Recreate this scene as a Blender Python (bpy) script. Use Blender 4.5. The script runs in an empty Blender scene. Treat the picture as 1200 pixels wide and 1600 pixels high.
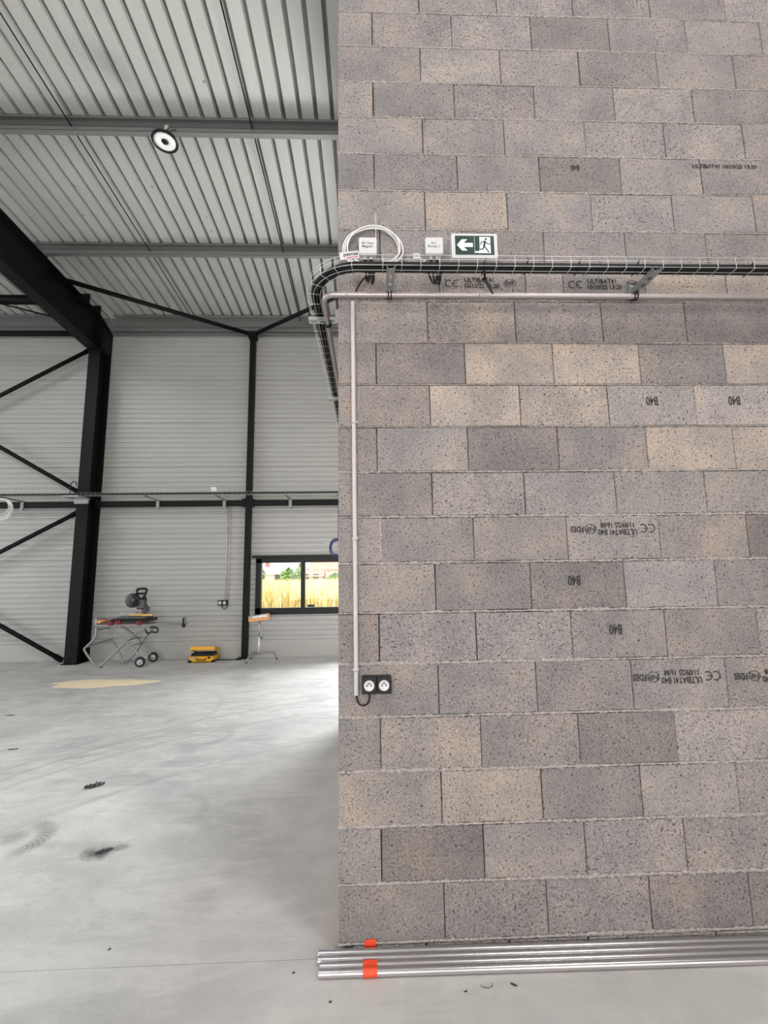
import bpy, bmesh, math, random
from mathutils import Vector, Matrix
S = bpy.context.scene
COL = S.collection
random.seed(7)
PI = math.pi

# ------------------------------------------------------------------ camera
def cam_axes(yaw, pitch, roll):
    cy, sy, cp, sp = math.cos(yaw), math.sin(yaw), math.cos(pitch), math.sin(pitch)
    fw = Vector((sy*cp, cy*cp, sp)); rt = Vector((cy, -sy, 0)); up = rt.cross(fw)
    cr, sr = math.cos(roll), math.sin(roll)
    return cr*rt + sr*up, -sr*rt + cr*up, fw
cd = bpy.data.cameras.new('camera'); cam = bpy.data.objects.new('camera', cd); COL.objects.link(cam)
r_, u_, w_ = cam_axes(.0326, .1372, -.0143)
m = Matrix((r_, u_, -w_)).transposed().to_4x4(); m.translation = (.1674, -2.3636, 1.7509)
cam.matrix_world = m
cd.sensor_fit = 'VERTICAL'; cd.sensor_height = 36; cd.sensor_width = 27; cd.lens = 36*700/1600
cd.clip_start = .05; cd.clip_end = 400
S.camera = cam
# ------------------------------------------------------------------ world, exposure, lights
S.view_settings.view_transform = 'Standard'; S.view_settings.look = 'None'
S.view_settings.gamma = 1; S.view_settings.use_curve_mapping = False
S.view_settings.exposure = 0.0
W = bpy.data.worlds.new('world'); S.world = W; W.use_nodes = True
nt = W.node_tree; nt.nodes.clear()
sky = nt.nodes.new('ShaderNodeTexSky'); sky.sky_type = 'HOSEK_WILKIE'
sky.sun_direction = (-.78, -.2, .6); sky.turbidity = 6; sky.ground_albedo = .4
bgn = nt.nodes.new('ShaderNodeBackground'); bgn.inputs[1].default_value = 3.6
mxw = nt.nodes.new('ShaderNodeMixRGB'); mxw.inputs[0].default_value = .6; mxw.inputs[2].default_value = (.9, .95, 1, 1)
wo = nt.nodes.new('ShaderNodeOutputWorld')
nt.links.new(sky.outputs[0], mxw.inputs[1]); nt.links.new(mxw.outputs[0], bgn.inputs[0]); nt.links.new(bgn.outputs[0], wo.inputs[0])

def area(name, loc, to, sx, sy, power, col=(1, 1, 1)):
    l = bpy.data.lights.new(name, 'AREA'); l.shape = 'RECTANGLE'; l.size = sx; l.size_y = sy
    l.energy = power; l.color = col
    o = bpy.data.objects.new(name, l); COL.objects.link(o); o.location = loc
    o.rotation_euler = (Vector(to) - Vector(loc)).to_track_quat('-Z', 'Y').to_euler()
    return o
sun = bpy.data.lights.new('sun', 'SUN'); sun.energy = 12; sun.angle = .01; sun.color = (1, .95, .85)
so = bpy.data.objects.new('sun', sun); COL.objects.link(so)
so.rotation_euler = Vector((.78, .2, -.6)).to_track_quat('-Z', 'Y').to_euler()
# daylight through the far door; the other area lamps are added, unseen fill
area('daylight_fill_rear', (-2.2, -9.6, 2.6), (-2.2, 0, 2.6), 5, 4.6, 540, (1, .96, .93))  # added lamp before the solid rear wall, stands in for daylight behind the camera
area('daylight_fill_rear_right', (4.5, -9.6, 2.6), (4.5, 0, 2.6), 4.5, 4.6, 280, (1, .95, .91))
area('daylight_fill_left', (-17.6, -1.0, 2.4), (0, -1.0, 2.4), 8, 4.4, 700, (.96, .98, 1))  # added lamp at the solid left wall, in place of an opening
area('door_daylight_far', (2.6, 8.3, 2.1), (2.6, 0, 1.0), 3.2, 3.9, 1350, (.98, .99, 1))
for i_, (x_, y_) in enumerate(((-9, -3.5), (-2.2, -3.5), (3.5, -3.5), (-9, 2.2))):
    area('roof_fill', (x_, y_, 7.87 + .06*(7.8 - y_) - .12), (x_, y_, 0), 1.6, 1.6, 210, (.97, .98, 1))  # added lamps under the unbroken roof, lighting the hall from above

# ------------------------------------------------------------------ materials
def newmat(name):
    m = bpy.data.materials.new(name); m.use_nodes = True
    n = m.node_tree.nodes; b = n['Principled BSDF']
    return m, m.node_tree, b
class G:
    """small node-graph helper"""
    def __init__(s, t): s.t = t
    def n(s, k, **kw):
        x = s.t.nodes.new(k)
        for a, v in kw.items(): setattr(x, a, v)
        return x
    def l(s, a, b): s.t.links.new(a, b)
    def val(s, sock, v):
        if hasattr(v, 'is_linked') or isinstance(v, bpy.types.NodeSocket): s.l(v, sock)
        else: sock.default_value = v
    def math(s, op, a, b=0.0, c=None, clamp=False):
        x = s.n('ShaderNodeMath', operation=op, use_clamp=clamp); s.val(x.inputs[0], a); s.val(x.inputs[1], b)
        if c is not None: s.val(x.inputs[2], c)
        return x.outputs[0]
    def noise(s, vec, scale, detail=3, rough=.5, dist=0):
        x = s.n('ShaderNodeTexNoise'); s.l(vec, x.inputs['Vector']); x.inputs['Scale'].default_value = scale
        x.inputs['Detail'].default_value = detail; x.inputs['Roughness'].default_value = rough; x.inputs['Distortion'].default_value = dist
        return x.outputs['Fac']
    def ramp(s, f, stops):
        x = s.n('ShaderNodeValToRGB'); s.l(f, x.inputs[0]); e = x.color_ramp.elements
        while len(e) < len(stops): e.new(.5)
        for i, (p, c) in enumerate(stops):
            e[i].position = p; e[i].color = (c, c, c, 1) if isinstance(c, (int, float)) else (*c, 1)
        return x.outputs[0]
    def mix(s, f, a, b, mode='MIX'):
        x = s.n('ShaderNodeMixRGB', blend_type=mode)
        s.val(x.inputs[0], f)
        for q, v in ((x.inputs[1], a), (x.inputs[2], b)):
            if isinstance(v, tuple): q.default_value = (*v, 1)
            else: s.l(v, q)
        return x.outputs[0]
    def bump(s, h, strength, dist, b):
        x = s.n('ShaderNodeBump'); x.inputs['Strength'].default_value = strength; x.inputs['Distance'].default_value = dist
        s.l(h, x.inputs['Height']); s.l(x.outputs[0], b.inputs['Normal'])
    def pos(s): return s.n('ShaderNodeNewGeometry').outputs['Position']

def simple(name, col, rough=.5, metal=0, nscale=0, namt=.1, bump=0, emis=None, spec=None):
    m, t, b = newmat(name); g = G(t)
    b.inputs['Base Color'].default_value = (*col, 1); b.inputs['Roughness'].default_value = rough; b.inputs['Metallic'].default_value = metal
    if spec is not None: b.inputs['Specular IOR Level'].default_value = spec
    tc = g.n('ShaderNodeTexCoord').outputs['Object']
    ns = nscale or 12
    f = g.noise(tc, ns, 4, .6)
    c = g.mix(f, tuple(x*(1-namt) for x in col), tuple(min(1, x*(1+namt)) for x in col))
    g.l(c, b.inputs['Base Color'])
    if bump: g.bump(f, bump, .01, b)
    if emis: b.inputs['Emission Color'].default_value = (*col, 1); b.inputs['Emission Strength'].default_value = emis
    return m

def block_material(name, mult=1.0):
    m, t, b = newmat(name); g = G(t); P = g.pos()
    oi = g.n('ShaderNodeObjectInfo')
    off = g.n('ShaderNodeVectorMath', operation='SCALE'); cmb = g.n('ShaderNodeCombineXYZ')
    g.l(oi.outputs['Random'], cmb.inputs[0]); g.l(oi.outputs['Random'], cmb.inputs[2])
    g.l(cmb.outputs[0], off.inputs[0]); off.inputs['Scale'].default_value = 17
    ad = g.n('ShaderNodeVectorMath', operation='ADD'); g.l(P, ad.inputs[0]); g.l(off.outputs[0], ad.inputs[1]); V = ad.outputs[0]
    big = g.noise(V, 3.6, 2, .55); fine = g.noise(V, 120, 3, .8); pit = g.noise(V, 74, 2, .65); fl = g.noise(V, 100, 1, .5)
    mid = g.noise(V, 28, 3, .6)
    base = g.mix(1.0, oi.outputs['Color'], g.ramp(big, [(.33, (.85, .845, .85)), (.5, (1, .985, .975)), (.70, (1.27, 1.17, 1.07))]), 'MULTIPLY')
    base = g.mix(1.0, base, g.ramp(mid, [(.3, .92), (.7, 1.08)]), 'MULTIPLY')
    base = g.mix(1.0, base, g.ramp(fine, [(.30, .42), (.45, .86), (.58, 1.12), (.75, 1.6)]), 'MULTIPLY')
    base = g.mix(g.ramp(pit, [(.33, .85), (.41, 0)]), base, (.05, .046, .045))
    base = g.mix(g.ramp(fl, [(.72, 0), (.78, .7)]), base, (.62, .59, .56))
    g.l(base, b.inputs['Base Color']); b.inputs['Roughness'].default_value = .93; b.inputs['Specular IOR Level'].default_value = .2
    h = g.math('ADD', g.math('MULTIPLY', fine, .6), g.ramp(pit, [(.3, 0), (.42, 1)]))
    g.bump(h, .55, .0025, b)
    return m
M = {}
M['block'] = block_material('concrete_block')
def mortar_material():
    m, t, b = newmat('mortar'); g = G(t); P = g.pos()
    n1 = g.ramp(g.noise(P, 85, 4, .75), [(.35, 0), (.62, 1)]); n2 = g.noise(P, 9, 3, .5)
    c = g.mix(n1, (.20, .18, .165), (.58, .53, .50)); c = g.mix(g.ramp(n2, [(.4, 0), (.7, .4)]), c, (.50, .465, .44))
    g.l(c, b.inputs['Base Color']); b.inputs['Roughness'].default_value = .95; b.inputs['Specular IOR Level'].default_value = .15
    g.bump(n1, .8, .004, b); return m
M['mortar'] = mortar_material()

def floor_material():
    m, t, b = newmat('concrete_floor'); g = G(t); P = g.pos()
    sep = g.n('ShaderNodeSeparateXYZ'); g.l(P, sep.inputs[0]); X, Y = sep.outputs[0], sep.outputs[1]
    n0 = g.noise(P, .7, 4, .55, .6); n1 = g.noise(P, 3.2, 5, .6, .8); n2 = g.noise(P, 40, 4, .65)
    c = g.mix(g.ramp(n0, [(.35, 0), (.68, 1)]), (.385, .39, .39), (.56, .555, .54))
    c = g.mix(g.ramp(n1, [(.42, 0), (.75, .55)]), c, (.68, .67, .65))
    c = g.mix(g.ramp(n2, [(.3, .18), (.5, 0)]), c, (.22, .22, .215))
    mpf = g.n('ShaderNodeMapping'); g.l(P, mpf.inputs[0]); mpf.inputs['Rotation'].default_value = (0, 0, -.5); mpf.inputs['Scale'].default_value = (.7, 2.4, 1)
    n3 = g.noise(mpf.outputs[0], 1.6, 6, .66, .8); c = g.mix(g.ramp(n3, [(.48, 0), (.57, .36), (.62, .08), (.75, .4)]), c, (.70, .69, .67))
    n4 = g.noise(mpf.outputs[0], 2.2, 5, .7, .6); c = g.mix(g.ramp(n4, [(.30, .5), (.48, 0)]), c, (.33, .33, .33))
    # fine dust near the walls and warm dirt at the block wall foot
    wf = g.math('MULTIPLY', g.math('SUBTRACT', 1.0, g.math('DIVIDE', g.math('ABSOLUTE', g.math('ADD', X, .02)), .10), clamp=True), g.math('GREATER_THAN', Y, -.02))
    c = g.mix(g.math('MULTIPLY', wf, g.ramp(n2, [(.35, .3), (.6, .9)])), c, (.50, .43, .36))
    wz = g.math('MULTIPLY', g.math('MULTIPLY_ADD', X, .8, 1.0, clamp=True), g.math('MULTIPLY_ADD', Y, -.4, 1.6, clamp=True)); c = g.mix(g.math('MULTIPLY', wz, .45), c, (.52, .465, .43))
    wrp = g.math('MULTIPLY', g.math('SUBTRACT', g.noise(P, 1.3, 2, .5), .5), .25)
    def ring(cx, cy, rad, w, a0, a1, k, tread=0, col=(.2, .2, .2)):
        nonlocal c
        dx = g.math('SUBTRACT', X, cx); dy = g.math('SUBTRACT', Y, cy)
        r = g.math('ADD', g.math('SQRT', g.math('ADD', g.math('MULTIPLY', dx, dx), g.math('MULTIPLY', dy, dy))), g.math('MULTIPLY', wrp, min(1, rad*.15)))
        d = g.math('DIVIDE', g.math('ABSOLUTE', g.math('SUBTRACT', r, rad)), w)
        f = g.math('SUBTRACT', 1.0, g.math('MULTIPLY', d, d), clamp=True)
        a = g.math('ARCTAN2', dy, dx)
        am = (a0+a1)/2; ah = (a1-a0)/2
        fa = g.math('MULTIPLY', g.math('SUBTRACT', 1.0, g.math('DIVIDE', g.math('ABSOLUTE', g.math('SUBTRACT', a, am)), ah), clamp=True), 3.0, clamp=True)
        f = g.math('MULTIPLY', f, fa)
        if tread:
            ph = g.math('ADD', g.math('MULTIPLY', a, tread), g.math('MULTIPLY', d, 1.6))
            sg = g.math('MULTIPLY', g.math('SIGN', g.math('SINE', ph)), g.math('SIGN', g.math('SINE', g.math('MULTIPLY', r, 130.0))))
            f = g.math('MULTIPLY', f, g.math('MULTIPLY_ADD', sg, .25, .75))
        f = g.math('MULTIPLY', f, g.math('MULTIPLY', g.ramp(n1, [(.3, .3), (.6, 1)]), k))
        c = g.mix(f, c, col)
    def blob(cx, cy, rx, ry, k, col):
        nonlocal c
        dx = g.math('DIVIDE', g.math('SUBTRACT', X, cx), rx); dy = g.math('DIVIDE', g.math('SUBTRACT', Y, cy), ry)
        d = g.math('ADD', g.math('SQRT', g.math('ADD', g.math('MULTIPLY', dx, dx), g.math('MULTIPLY', dy, dy))), g.math('MULTIPLY', g.math('SUBTRACT', g.noise(P, 14, 4, .7), .5), 1.4))
        c = g.mix(g.ramp(d, [(.35, k), (1.0, 0)]), c, col)
    # tyre prints
    ring(-2.28, 1.02, .20, .075, -1.2, 1.7, .9, 34)
    ring(-1.62, 2.95, .22, .06, -1.5, 1.2, .7, 30, (.27, .27, .27))
    ring(-1.36, 1.33, .25, .055, -.5, 1.9, .6, 36, (.28, .28, .28))
    ring(-2.0, 1.62, .36, .07, .4, 2.2, .5, 30, (.28, .28, .28))
    ring(-1.9, 1.9, 1.1, .03, 1.1, 2.4, .4, 0, (.26, .25, .25))
    # long sweeping wheel marks
    for (cx, cy, rad, w, a0, a1, k) in ((.9, .2, 4.35, .035, 1.6, 2.9, .45), (.9, .2, 4.6, .03, 1.7, 2.8, .35), (1.3, -1.2, 5.2, .05, 1.7, 2.75, .32),
                                        (1.2, -1.4, 4.4, .04, 1.8, 2.7, .30), (.3, -1.0, 3.5, .04, 1.9, 2.8, .28), (.4, -2.0, 5.6, .06, 1.7, 2.6, .22),
                                        (-3.6, 3.9, 1.7, .04, -1.4, .6, .25), (.2, 1.0, 4.3, .02, 1.6, 2.4, .5)):
        ring(cx, cy, rad, w, a0, a1, k, 0, (.27, .265, .26))
    blob(-1.60, .84, .13, .085, .85, (.12, .12, .12)); blob(-1.50, .90, .08, .05, .5, (.07, .07, .07))
    blob(-2.3, 1.06, .12, .1, .35, (.15, .15, .15))
    blob(-.95, 1.4, .25, .2, .16, (.25, .25, .25)); blob(-.45, .9, .2, .3, .14, (.27, .27, .27)); blob(-.75, .35, .1, .15, .18, (.25, .25, .25))
    blob(-.25, -.2, .35, .25, .15, (.6, .58, .55)); blob(.9, -.45, .5, .2, .14, (.25, .26, .26))
    g.l(c, b.inputs['Base Color'])
    g.l(g.ramp(n1, [(.3, .42), (.7, .62)]), b.inputs['Roughness']); b.inputs['Specular IOR Level'].default_value = .45
    g.bump(g.math('ADD', n2, g.math('MULTIPLY', n1, .5)), .12, .004, b)
    return m
M['floor'] = floor_material()

M['cladding'] = simple('cladding_light_grey', (.395, .395, .377), .38, 0, 2.0, .04, spec=.5)
def roof_material():
    m, t, b = newmat('roof_deck_steel'); g = G(t); P = g.pos()
    mp = g.n('ShaderNodeMapping'); g.l(P, mp.inputs[0]); mp.inputs['Scale'].default_value = (1, .12, 1)
    n = g.noise(mp.outputs[0], 7, 4, .6); n2 = g.noise(P, 25, 3, .6); sp = g.noise(P, 9, 1, .5)
    c = g.mix(n, (.47, .47, .445), (.57, .57, .54)); c = g.mix(g.ramp(n2, [(.3, .12), (.5, 0)]), c, (.3, .3, .28))
    c = g.mix(g.ramp(sp, [(.78, 0), (.8, .6)]), c, (.1, .1, .1))
    g.l(c, b.inputs['Base Color']); b.inputs['Roughness'].default_value = .5; b.inputs['Metallic'].default_value = .15
    return m
M['roof'] = roof_material()
M['galv'] = simple('galvanized_dark', (.26, .27, .265), .5, .55, 30, .18)
M['galv_light'] = simple('galvanized_light', (.46, .48, .49), .36, .8, 40, .12)
M['wire'] = simple('zinc_wire', (.78, .79, .78), .3, .6, 40, .05)
M['steel_tube'] = simple('steel_tube', (.62, .60, .61), .24, .95, 60, .08)
M['conduit_metal'] = simple('steel_conduit', (.46, .41, .40), .38, .6, 25, .08)
M['black_paint'] = simple('anthracite_paint', (.005, .0052, .006), .5, 0, 8, .15, spec=.18)
M['black_frame'] = simple('window_frame_paint', (.008, .008, .009), .4, 0, 8, .1, spec=.25)
M['black_plastic'] = simple('black_plastic', (.009, .009, .010), .4, 0, 30, .1, spec=.3)
M['cable_black'] = simple('black_cable_sheath', (.008, .008, .009), .45, 0, 30, .15, spec=.3)
M['cable_white'] = simple('white_cable_sheath', (.75, .74, .72), .45, 0, 20, .05)
M['cable_blue'] = simple('blue_cable_sheath', (.02, .025, .12), .4, 0, 20, .1)
M['white_plastic'] = simple('white_plastic', (.62, .62, .63), .4, 0, 20, .03)
M['grey_pvc'] = simple('grey_pvc', (.52, .49, .485), .45, 0, 20, .04)
M['sign_green'] = simple('sign_green', (.010, .040, .028), .35, 0, 20, .08)
M['sign_white'] = simple('sign_white', (.82, .86, .84), .35, 0, 20, .03)
M['tape'] = simple('orange_red_tape', (.78, .07, .02), .45, 0, 30, .1)
M['yellow'] = simple('yellow_plastic', (.72, .36, .01), .45, 0, 20, .08)
M['wood'] = simple('pale_wood', (.66, .42, .15), .6, 0, 10, .15)
M['sawdust'] = simple('sawdust', (.85, .72, .50), .95, 0, 60, .2, .3)
M['red'] = simple('red_plastic', (.22, .015, .03), .45, 0, 20, .1)
M['orange'] = simple('orange_plastic', (.78, .36, .13), .25, 0, 20, .08)
M['tube_grey'] = simple('grey_painted_tube', (.30, .29, .28), .38, .5, 20, .08)
M['rubber'] = simple('rubber', (.02, .02, .02), .8, 0, 40, .15)
M['guard'] = simple('dark_cast_metal', (.11, .11, .11), .45, .4, 18, .3)
M['label_red'] = simple('tag_red', (.45, .10, .13), .5)
M['lens'] = simple('lamp_lens', (.85, .84, .83), .4, 0, 20, .02, emis=.08)
M['hollow'] = simple('tube_inside', (.02, .02, .02), .8)
M['debris_dark'] = simple('dark_debris', (.03, .03, .032), .6, 0, 60, .4, .5)
M['soil'] = simple('dry_ground', (.6, .53, .3), .95, 0, 3, .2)
M['reed'] = simple('dry_reeds', (.78, .66, .34), .8, 0, 2, .2)
M['leaf'] = simple('green_leaves', (.14, .26, .05), .7, 0, 6, .4)
M['tile_red'] = simple('red_roof_tiles', (.46, .16, .12), .8, 0, 8, .15)
M['tile_grey'] = simple('grey_roof_tiles', (.26, .25, .26), .8, 0, 8, .15)
M['render_white'] = simple('white_render', (.55, .54, .51), .85, 0, 3, .05)
M['pane_dark'] = simple('far_window_pane', (.08, .09, .1), .2)
gm, gt, gb = newmat('window_glass'); gb.inputs['Base Color'].default_value = (1, 1, 1, 1)
gt.nodes.remove(gb); gg = G(gt); tr = gg.n('ShaderNodeBsdfTransparent'); gl = gg.n('ShaderNodeBsdfGlossy'); gl.inputs['Roughness'].default_value = .02
mxs = gg.n('ShaderNodeMixShader'); fr = gg.n('ShaderNodeFresnel'); fr.inputs[0].default_value = 1.28
gg.l(fr.outputs[0], mxs.inputs[0]); gg.l(tr.outputs[0], mxs.inputs[1]); gg.l(gl.outputs[0], mxs.inputs[2]); gg.l(mxs.outputs[0], gt.nodes['Material Output'].inputs[0])
M['glass'] = gm
def ink_material():
    m, t, b = newmat('stamped_ink'); g = G(t); P = g.pos()
    f = g.ramp(g.noise(P, 160, 2, .6), [(.34, 0.35), (.44, 1)])
    g.l(f, b.inputs['Alpha']); b.inputs['Base Color'].default_value = (.03, .03, .033, 1); b.inputs['Roughness'].default_value = .9
    return m
M['ink'] = ink_material()
M['pen'] = simple('pen_ink', (.08, .08, .10), .7)

# ------------------------------------------------------------------ geometry helpers
ORG = {}
def tag(o, label=None, cat=None, group=None, kind=None):
    if label: o['label'] = label
    if cat: o['category'] = cat
    if group: o['group'] = group
    if kind: o['kind'] = kind
    return o
def thing(name, loc, label, cat, group=None):
    o = bpy.data.objects.new(name, None); o.empty_display_size = .1; COL.objects.link(o)
    o.location = loc; ORG[o] = Vector(loc)
    return tag(o, label, cat, group)
class MB:
    def __init__(s): s.b = bmesh.new()
    def _x(s, vs, M4):
        bmesh.ops.transform(s.b, matrix=M4, verts=vs)
    def box(s, c, d, rot=None, bev=0, seg=1):
        r = bmesh.ops.create_cube(s.b, size=1); vs = r['verts']
        bmesh.ops.scale(s.b, vec=d, verts=vs)
        if bev:
            es = list({e for v in vs for e in v.link_edges})
            q = bmesh.ops.bevel(s.b, geom=es, offset=bev, segments=seg, affect='EDGES', profile=.5)
            vs = list({v for f in q['faces'] for v in f.verts} | {v for v in vs if v.is_valid})
        R = (rot if rot is not None else Matrix.Identity(3)).to_4x4(); R.translation = c
        s._x(vs, R); return s
    def bb(s, a, b, bev=0, seg=1):
        a = Vector(a); b = Vector(b); d = b - a
        return s.box((a+b)/2, (abs(d.x), abs(d.y), abs(d.z)), None, bev, seg)
    def bar(s, p, q, wx, wz, up=(0, 0, 1)):
        p = Vector(p); q = Vector(q); z = (q-p).normalized(); u = Vector(up)
        x = u.cross(z)
        if x.length < 1e-4: x = Vector((1, 0, 0)).cross(z)
        x.normalize(); y = z.cross(x)
        return s.box((p+q)/2, (wx, wz, (q-p).length), Matrix((x, y, z)).transposed())
    def tube(s, pts, r, seg=8, closed=False, cap=True):
        pts = [Vector(p) for p in pts]; n = len(pts); rings = []; prev = None
        for i, p in enumerate(pts):
            if closed: t = (pts[(i+1) % n] - pts[i-1]).normalized()
            else: t = (pts[min(i+1, n-1)] - pts[max(i-1, 0)]).normalized()
            if prev is None:
                a = Vector((0, 0, 1)) if abs(t.z) < .9 else Vector((1, 0, 0)); x = a.cross(t).normalized()
            else: x = (prev - t*prev.dot(t)).normalized()
            prev = x; y = t.cross(x); rr = r[i] if isinstance(r, (list, tuple)) else r
            rings.append([s.b.verts.new(p + rr*(math.cos(2*PI*k/seg)*x + math.sin(2*PI*k/seg)*y)) for k in range(seg)])
        for i in range(n if closed else n-1):
            A, B = rings[i], rings[(i+1) % n]
            for k in range(seg):
                f = s.b.faces.new((A[k], A[(k+1) % seg], B[(k+1) % seg], B[k])); f.smooth = True
        if cap and not closed:
            s.b.faces.new(rings[0][::-1]); s.b.faces.new(rings[-1])
        return s
    def poly(s, pts, d):
        """planar polygon extruded by vector d"""
        d = Vector(d); a = [s.b.verts.new(p) for p in pts]; f = s.b.faces.new(a)
        if d.length:
            b = [s.b.verts.new(Vector(p)+d) for p in pts]; n = len(pts)
            s.b.faces.new(b[::-1])
            for i in range(n): s.b.faces.new((a[(i+1) % n], a[i], b[i], b[(i+1) % n]))
        return s
    def lathe(s, prof, c, axis='Z', seg=24):
        """profile [(r,h)] turned about axis"""
        c = Vector(c); rings = []
        for (r, h) in prof:
            R = []
            for k in range(seg):
                a = 2*PI*k/seg
                v = (r*math.cos(a), r*math.sin(a), h)
                if axis == 'Y': v = (v[0], v[2], v[1])
                if axis == 'X': v = (v[2], v[0], v[1])
                R.append(s.b.verts.new(c + Vector(v)))
            rings.append(R)
        for A, B in zip(rings, rings[1:]):
            for k in range(seg):
                f = s.b.faces.new((A[k], A[(k+1) % seg], B[(k+1) % seg], B[k])); f.smooth = True
        if prof[0] == prof[-1]: return s
        if prof[0][0] > 1e-5: s.b.faces.new(rings[0][::-1])
        if prof[-1][0] > 1e-5: s.b.faces.new(rings[-1])
        return s
    def mesh(s, name, org=(0, 0, 0)):
        bmesh.ops.remove_doubles(s.b, verts=s.b.verts, dist=1e-6)
        bmesh.ops.recalc_face_normals(s.b, faces=s.b.faces)
        o = Vector(org)
        if o.length: bmesh.ops.translate(s.b, verts=s.b.verts, vec=-o)
        me = bpy.data.meshes.new(name); s.b.to_mesh(me); s.b.free(); return me
    def build(s, name, mat, parent=None, org=None):
        """parent: coordinates are world; stored relative to the thing's origin"""
        if parent is not None: o0 = ORG.get(parent, Vector())
        else: o0 = Vector(org) if org is not None else Vector()
        me = s.mesh(name, o0); me.materials.append(mat)
        o = bpy.data.objects.new(name, me); COL.objects.link(o); ORG[o] = o0
        if parent is not None: o.parent = parent
        else: o.location = o0
        return o
def place(me, name, loc, parent, scale=None, rot=None):
    o = bpy.data.objects.new(name, me); COL.objects.link(o)
    if parent is not None: o.parent = parent; o.location = Vector(loc) - ORG.get(parent, Vector())
    else: o.location = loc
    ORG[o] = Vector(loc)
    if scale: o.scale = scale
    if rot: o.rotation_euler = rot
    return o
_tc = {}
def text_geo(txt, size, bold=.0):
    k = (txt, size, bold)
    if k not in _tc:
        cu = bpy.data.curves.new('t', 'FONT'); cu.body = txt; cu.size = size; cu.align_x = 'CENTER'; cu.align_y = 'CENTER'; cu.offset = bold; cu.resolution_u = 2
        ob = bpy.data.objects.new('t', cu); COL.objects.link(ob)
        dg = bpy.context.evaluated_depsgraph_get(); me = bpy.data.meshes.new_from_object(ob.evaluated_get(dg))
        _tc[k] = ([v.co.copy() for v in me.vertices], [list(p.vertices) for p in me.polygons])
        bpy.data.objects.remove(ob); bpy.data.curves.remove(cu); bpy.data.meshes.remove(me)
    return _tc[k]
def add_text(mb, txt, size, cx, cz, y, bold=0, flip=False, sx=1.0, rot=0):
    vs, fs = text_geo(txt, size, bold); a = rot + (PI if flip else 0); ca, sa = math.cos(a), math.sin(a)
    nv = [mb.b.verts.new((cx + ca*v.x*sx - sa*v.y, y, cz + sa*v.x*sx + ca*v.y)) for v in vs]
    for f in fs:
        try: mb.b.faces.new([nv[i] for i in f])
        except ValueError: pass
def arc(cx, cy, r, a0, a1, n): return [(cx + r*math.cos(a0+(a1-a0)*i/n), cy + r*math.sin(a0+(a1-a0)*i/n)) for i in range(n+1)]

# ------------------------------------------------------------------ setting: floor
fl = MB().bb((-18, -10, -.25), (8, 8.2, -.02)).build('floor', M['hollow']); tag(fl, kind='structure')
for y0, y1 in ((-10, -4.0), (-3.996, -.032), (-.029, 3.95), (3.955, 8.1)):
    for x0, x1 in ((-18, -12.1), (-12.096, -6.2), (-6.196, 8)):
        MB().bb((x0, y0, -.2), (x1, y1, 0)).build('floor_slab', M['floor'], fl)

# ------------------------------------------------------------------ setting: block walls
ZL = [5.258, 5.003, 4.745, 4.497, 4.245, 3.998, 3.743, 3.51, 3.296, 3.04, 2.791, 2.547, 2.295, 2.05, 1.806, 1.551, 1.298, 1.040, .785, .535, .283, .030]
JX = {0: [.511, 1.008, 1.502, 2.007, 2.505], 1: [.212, .713, 1.217, 1.72, 2.222, 2.715], 2: [.509, 1.009, 1.508, 2.009, 2.508],
      3: [.213, .711, 1.209, 1.71, 2.212], 4: [.51, 1.009, 1.508, 2.005, 2.506], 5: [.214, .712, 1.211, 1.708, 2.208],
      6: [.512, 1.001, 1.51, 2.006, 2.507], 7: [.243, .722, 1.206, 1.694, 2.186], 8: [.583, 1.085, 1.305, 1.791, 2.277],
      9: [.507, 1.011, 1.515, 2.008], 10: [.212, .711, 1.214, 1.713, 2.21], 11: [.508, 1.009, 1.511, 2.008], 12: [.211, .708, 1.209, 1.707, 2.204],
      13: [.505, 1.008, 1.51, 2.011], 14: [.224, .72, 1.224, 1.729, 2.218], 15: [.508, 1.012, 1.517, 2.012], 16: [.211, .712, 1.214, 1.712, 2.209],
      17: [.509, 1.011, 1.51, 2.009], 18: [.211, .715, 1.212, 1.712], 19: [.508, 1.007, 1.509, 2.005], 20: [.208, .706, 1.207, 1.708], 21: [.506, 1.002, 1.508, 2.006]}
for k in range(-1, -5, -1): ZL.insert(0, ZL[0] + .254)
NX = 4                                # extra courses above the frame
WX = 5.0                              # how far the block face runs
def gr(v, w=0.0, p=0.0): return (v*(1.068+.50*w), v*(1+.16*w), v*(.985-.20*w), 1)
G0 = .262
TINT = {(5, 0): .84, (5, 1): .86, (5, 3): .78, (2, 0): .9, (2, 3): .88, (4, 1): .95, (3, 1): .86, (3, 2): .86, (1, 3): .82, (3, 5): .84, (7, 0): .88, (7, 2): .86, (7, 4): .9,
        (9, 3): .80, (9, 4): .78, (9, 2): .9, (10, 1): .76, (10, 4): .80, (12, 0): .84, (12, 2): .76, (12, 3): .88, (13, 0): .88, (14, 5): .66, (15, 1): .84, (15, 2): .76,
        (14, 1): .9, (16, 0): .82, (18, 3): .78, (18, 0): .9, (20, 1): .70, (20, 2): .96, (21, 0): .84, (21, 1): .9, (21, 3): .80, (21, 4): .76, (19, 2): .86}
WARM = {(6, 1): .24, (6, 0): .08, (8, 0): .12, (8, 1): .12, (8, 2): .14, (8, 4): .16, (8, 5): .18, (10, 0): .10, (10, 2): .24, (10, 3): .26, (10, 5): .24, (11, 0): .14, (11, 1): .20,
        (11, 2): .18, (11, 4): .10, (12, 4): .24, (12, 5): .24, (14, 4): .12, (19, 1): .20, (19, 0): .10, (9, 1): .12, (15, 0): .08, (18, 1): .10, (2, 2): .06, (1, 5): .06}
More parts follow.
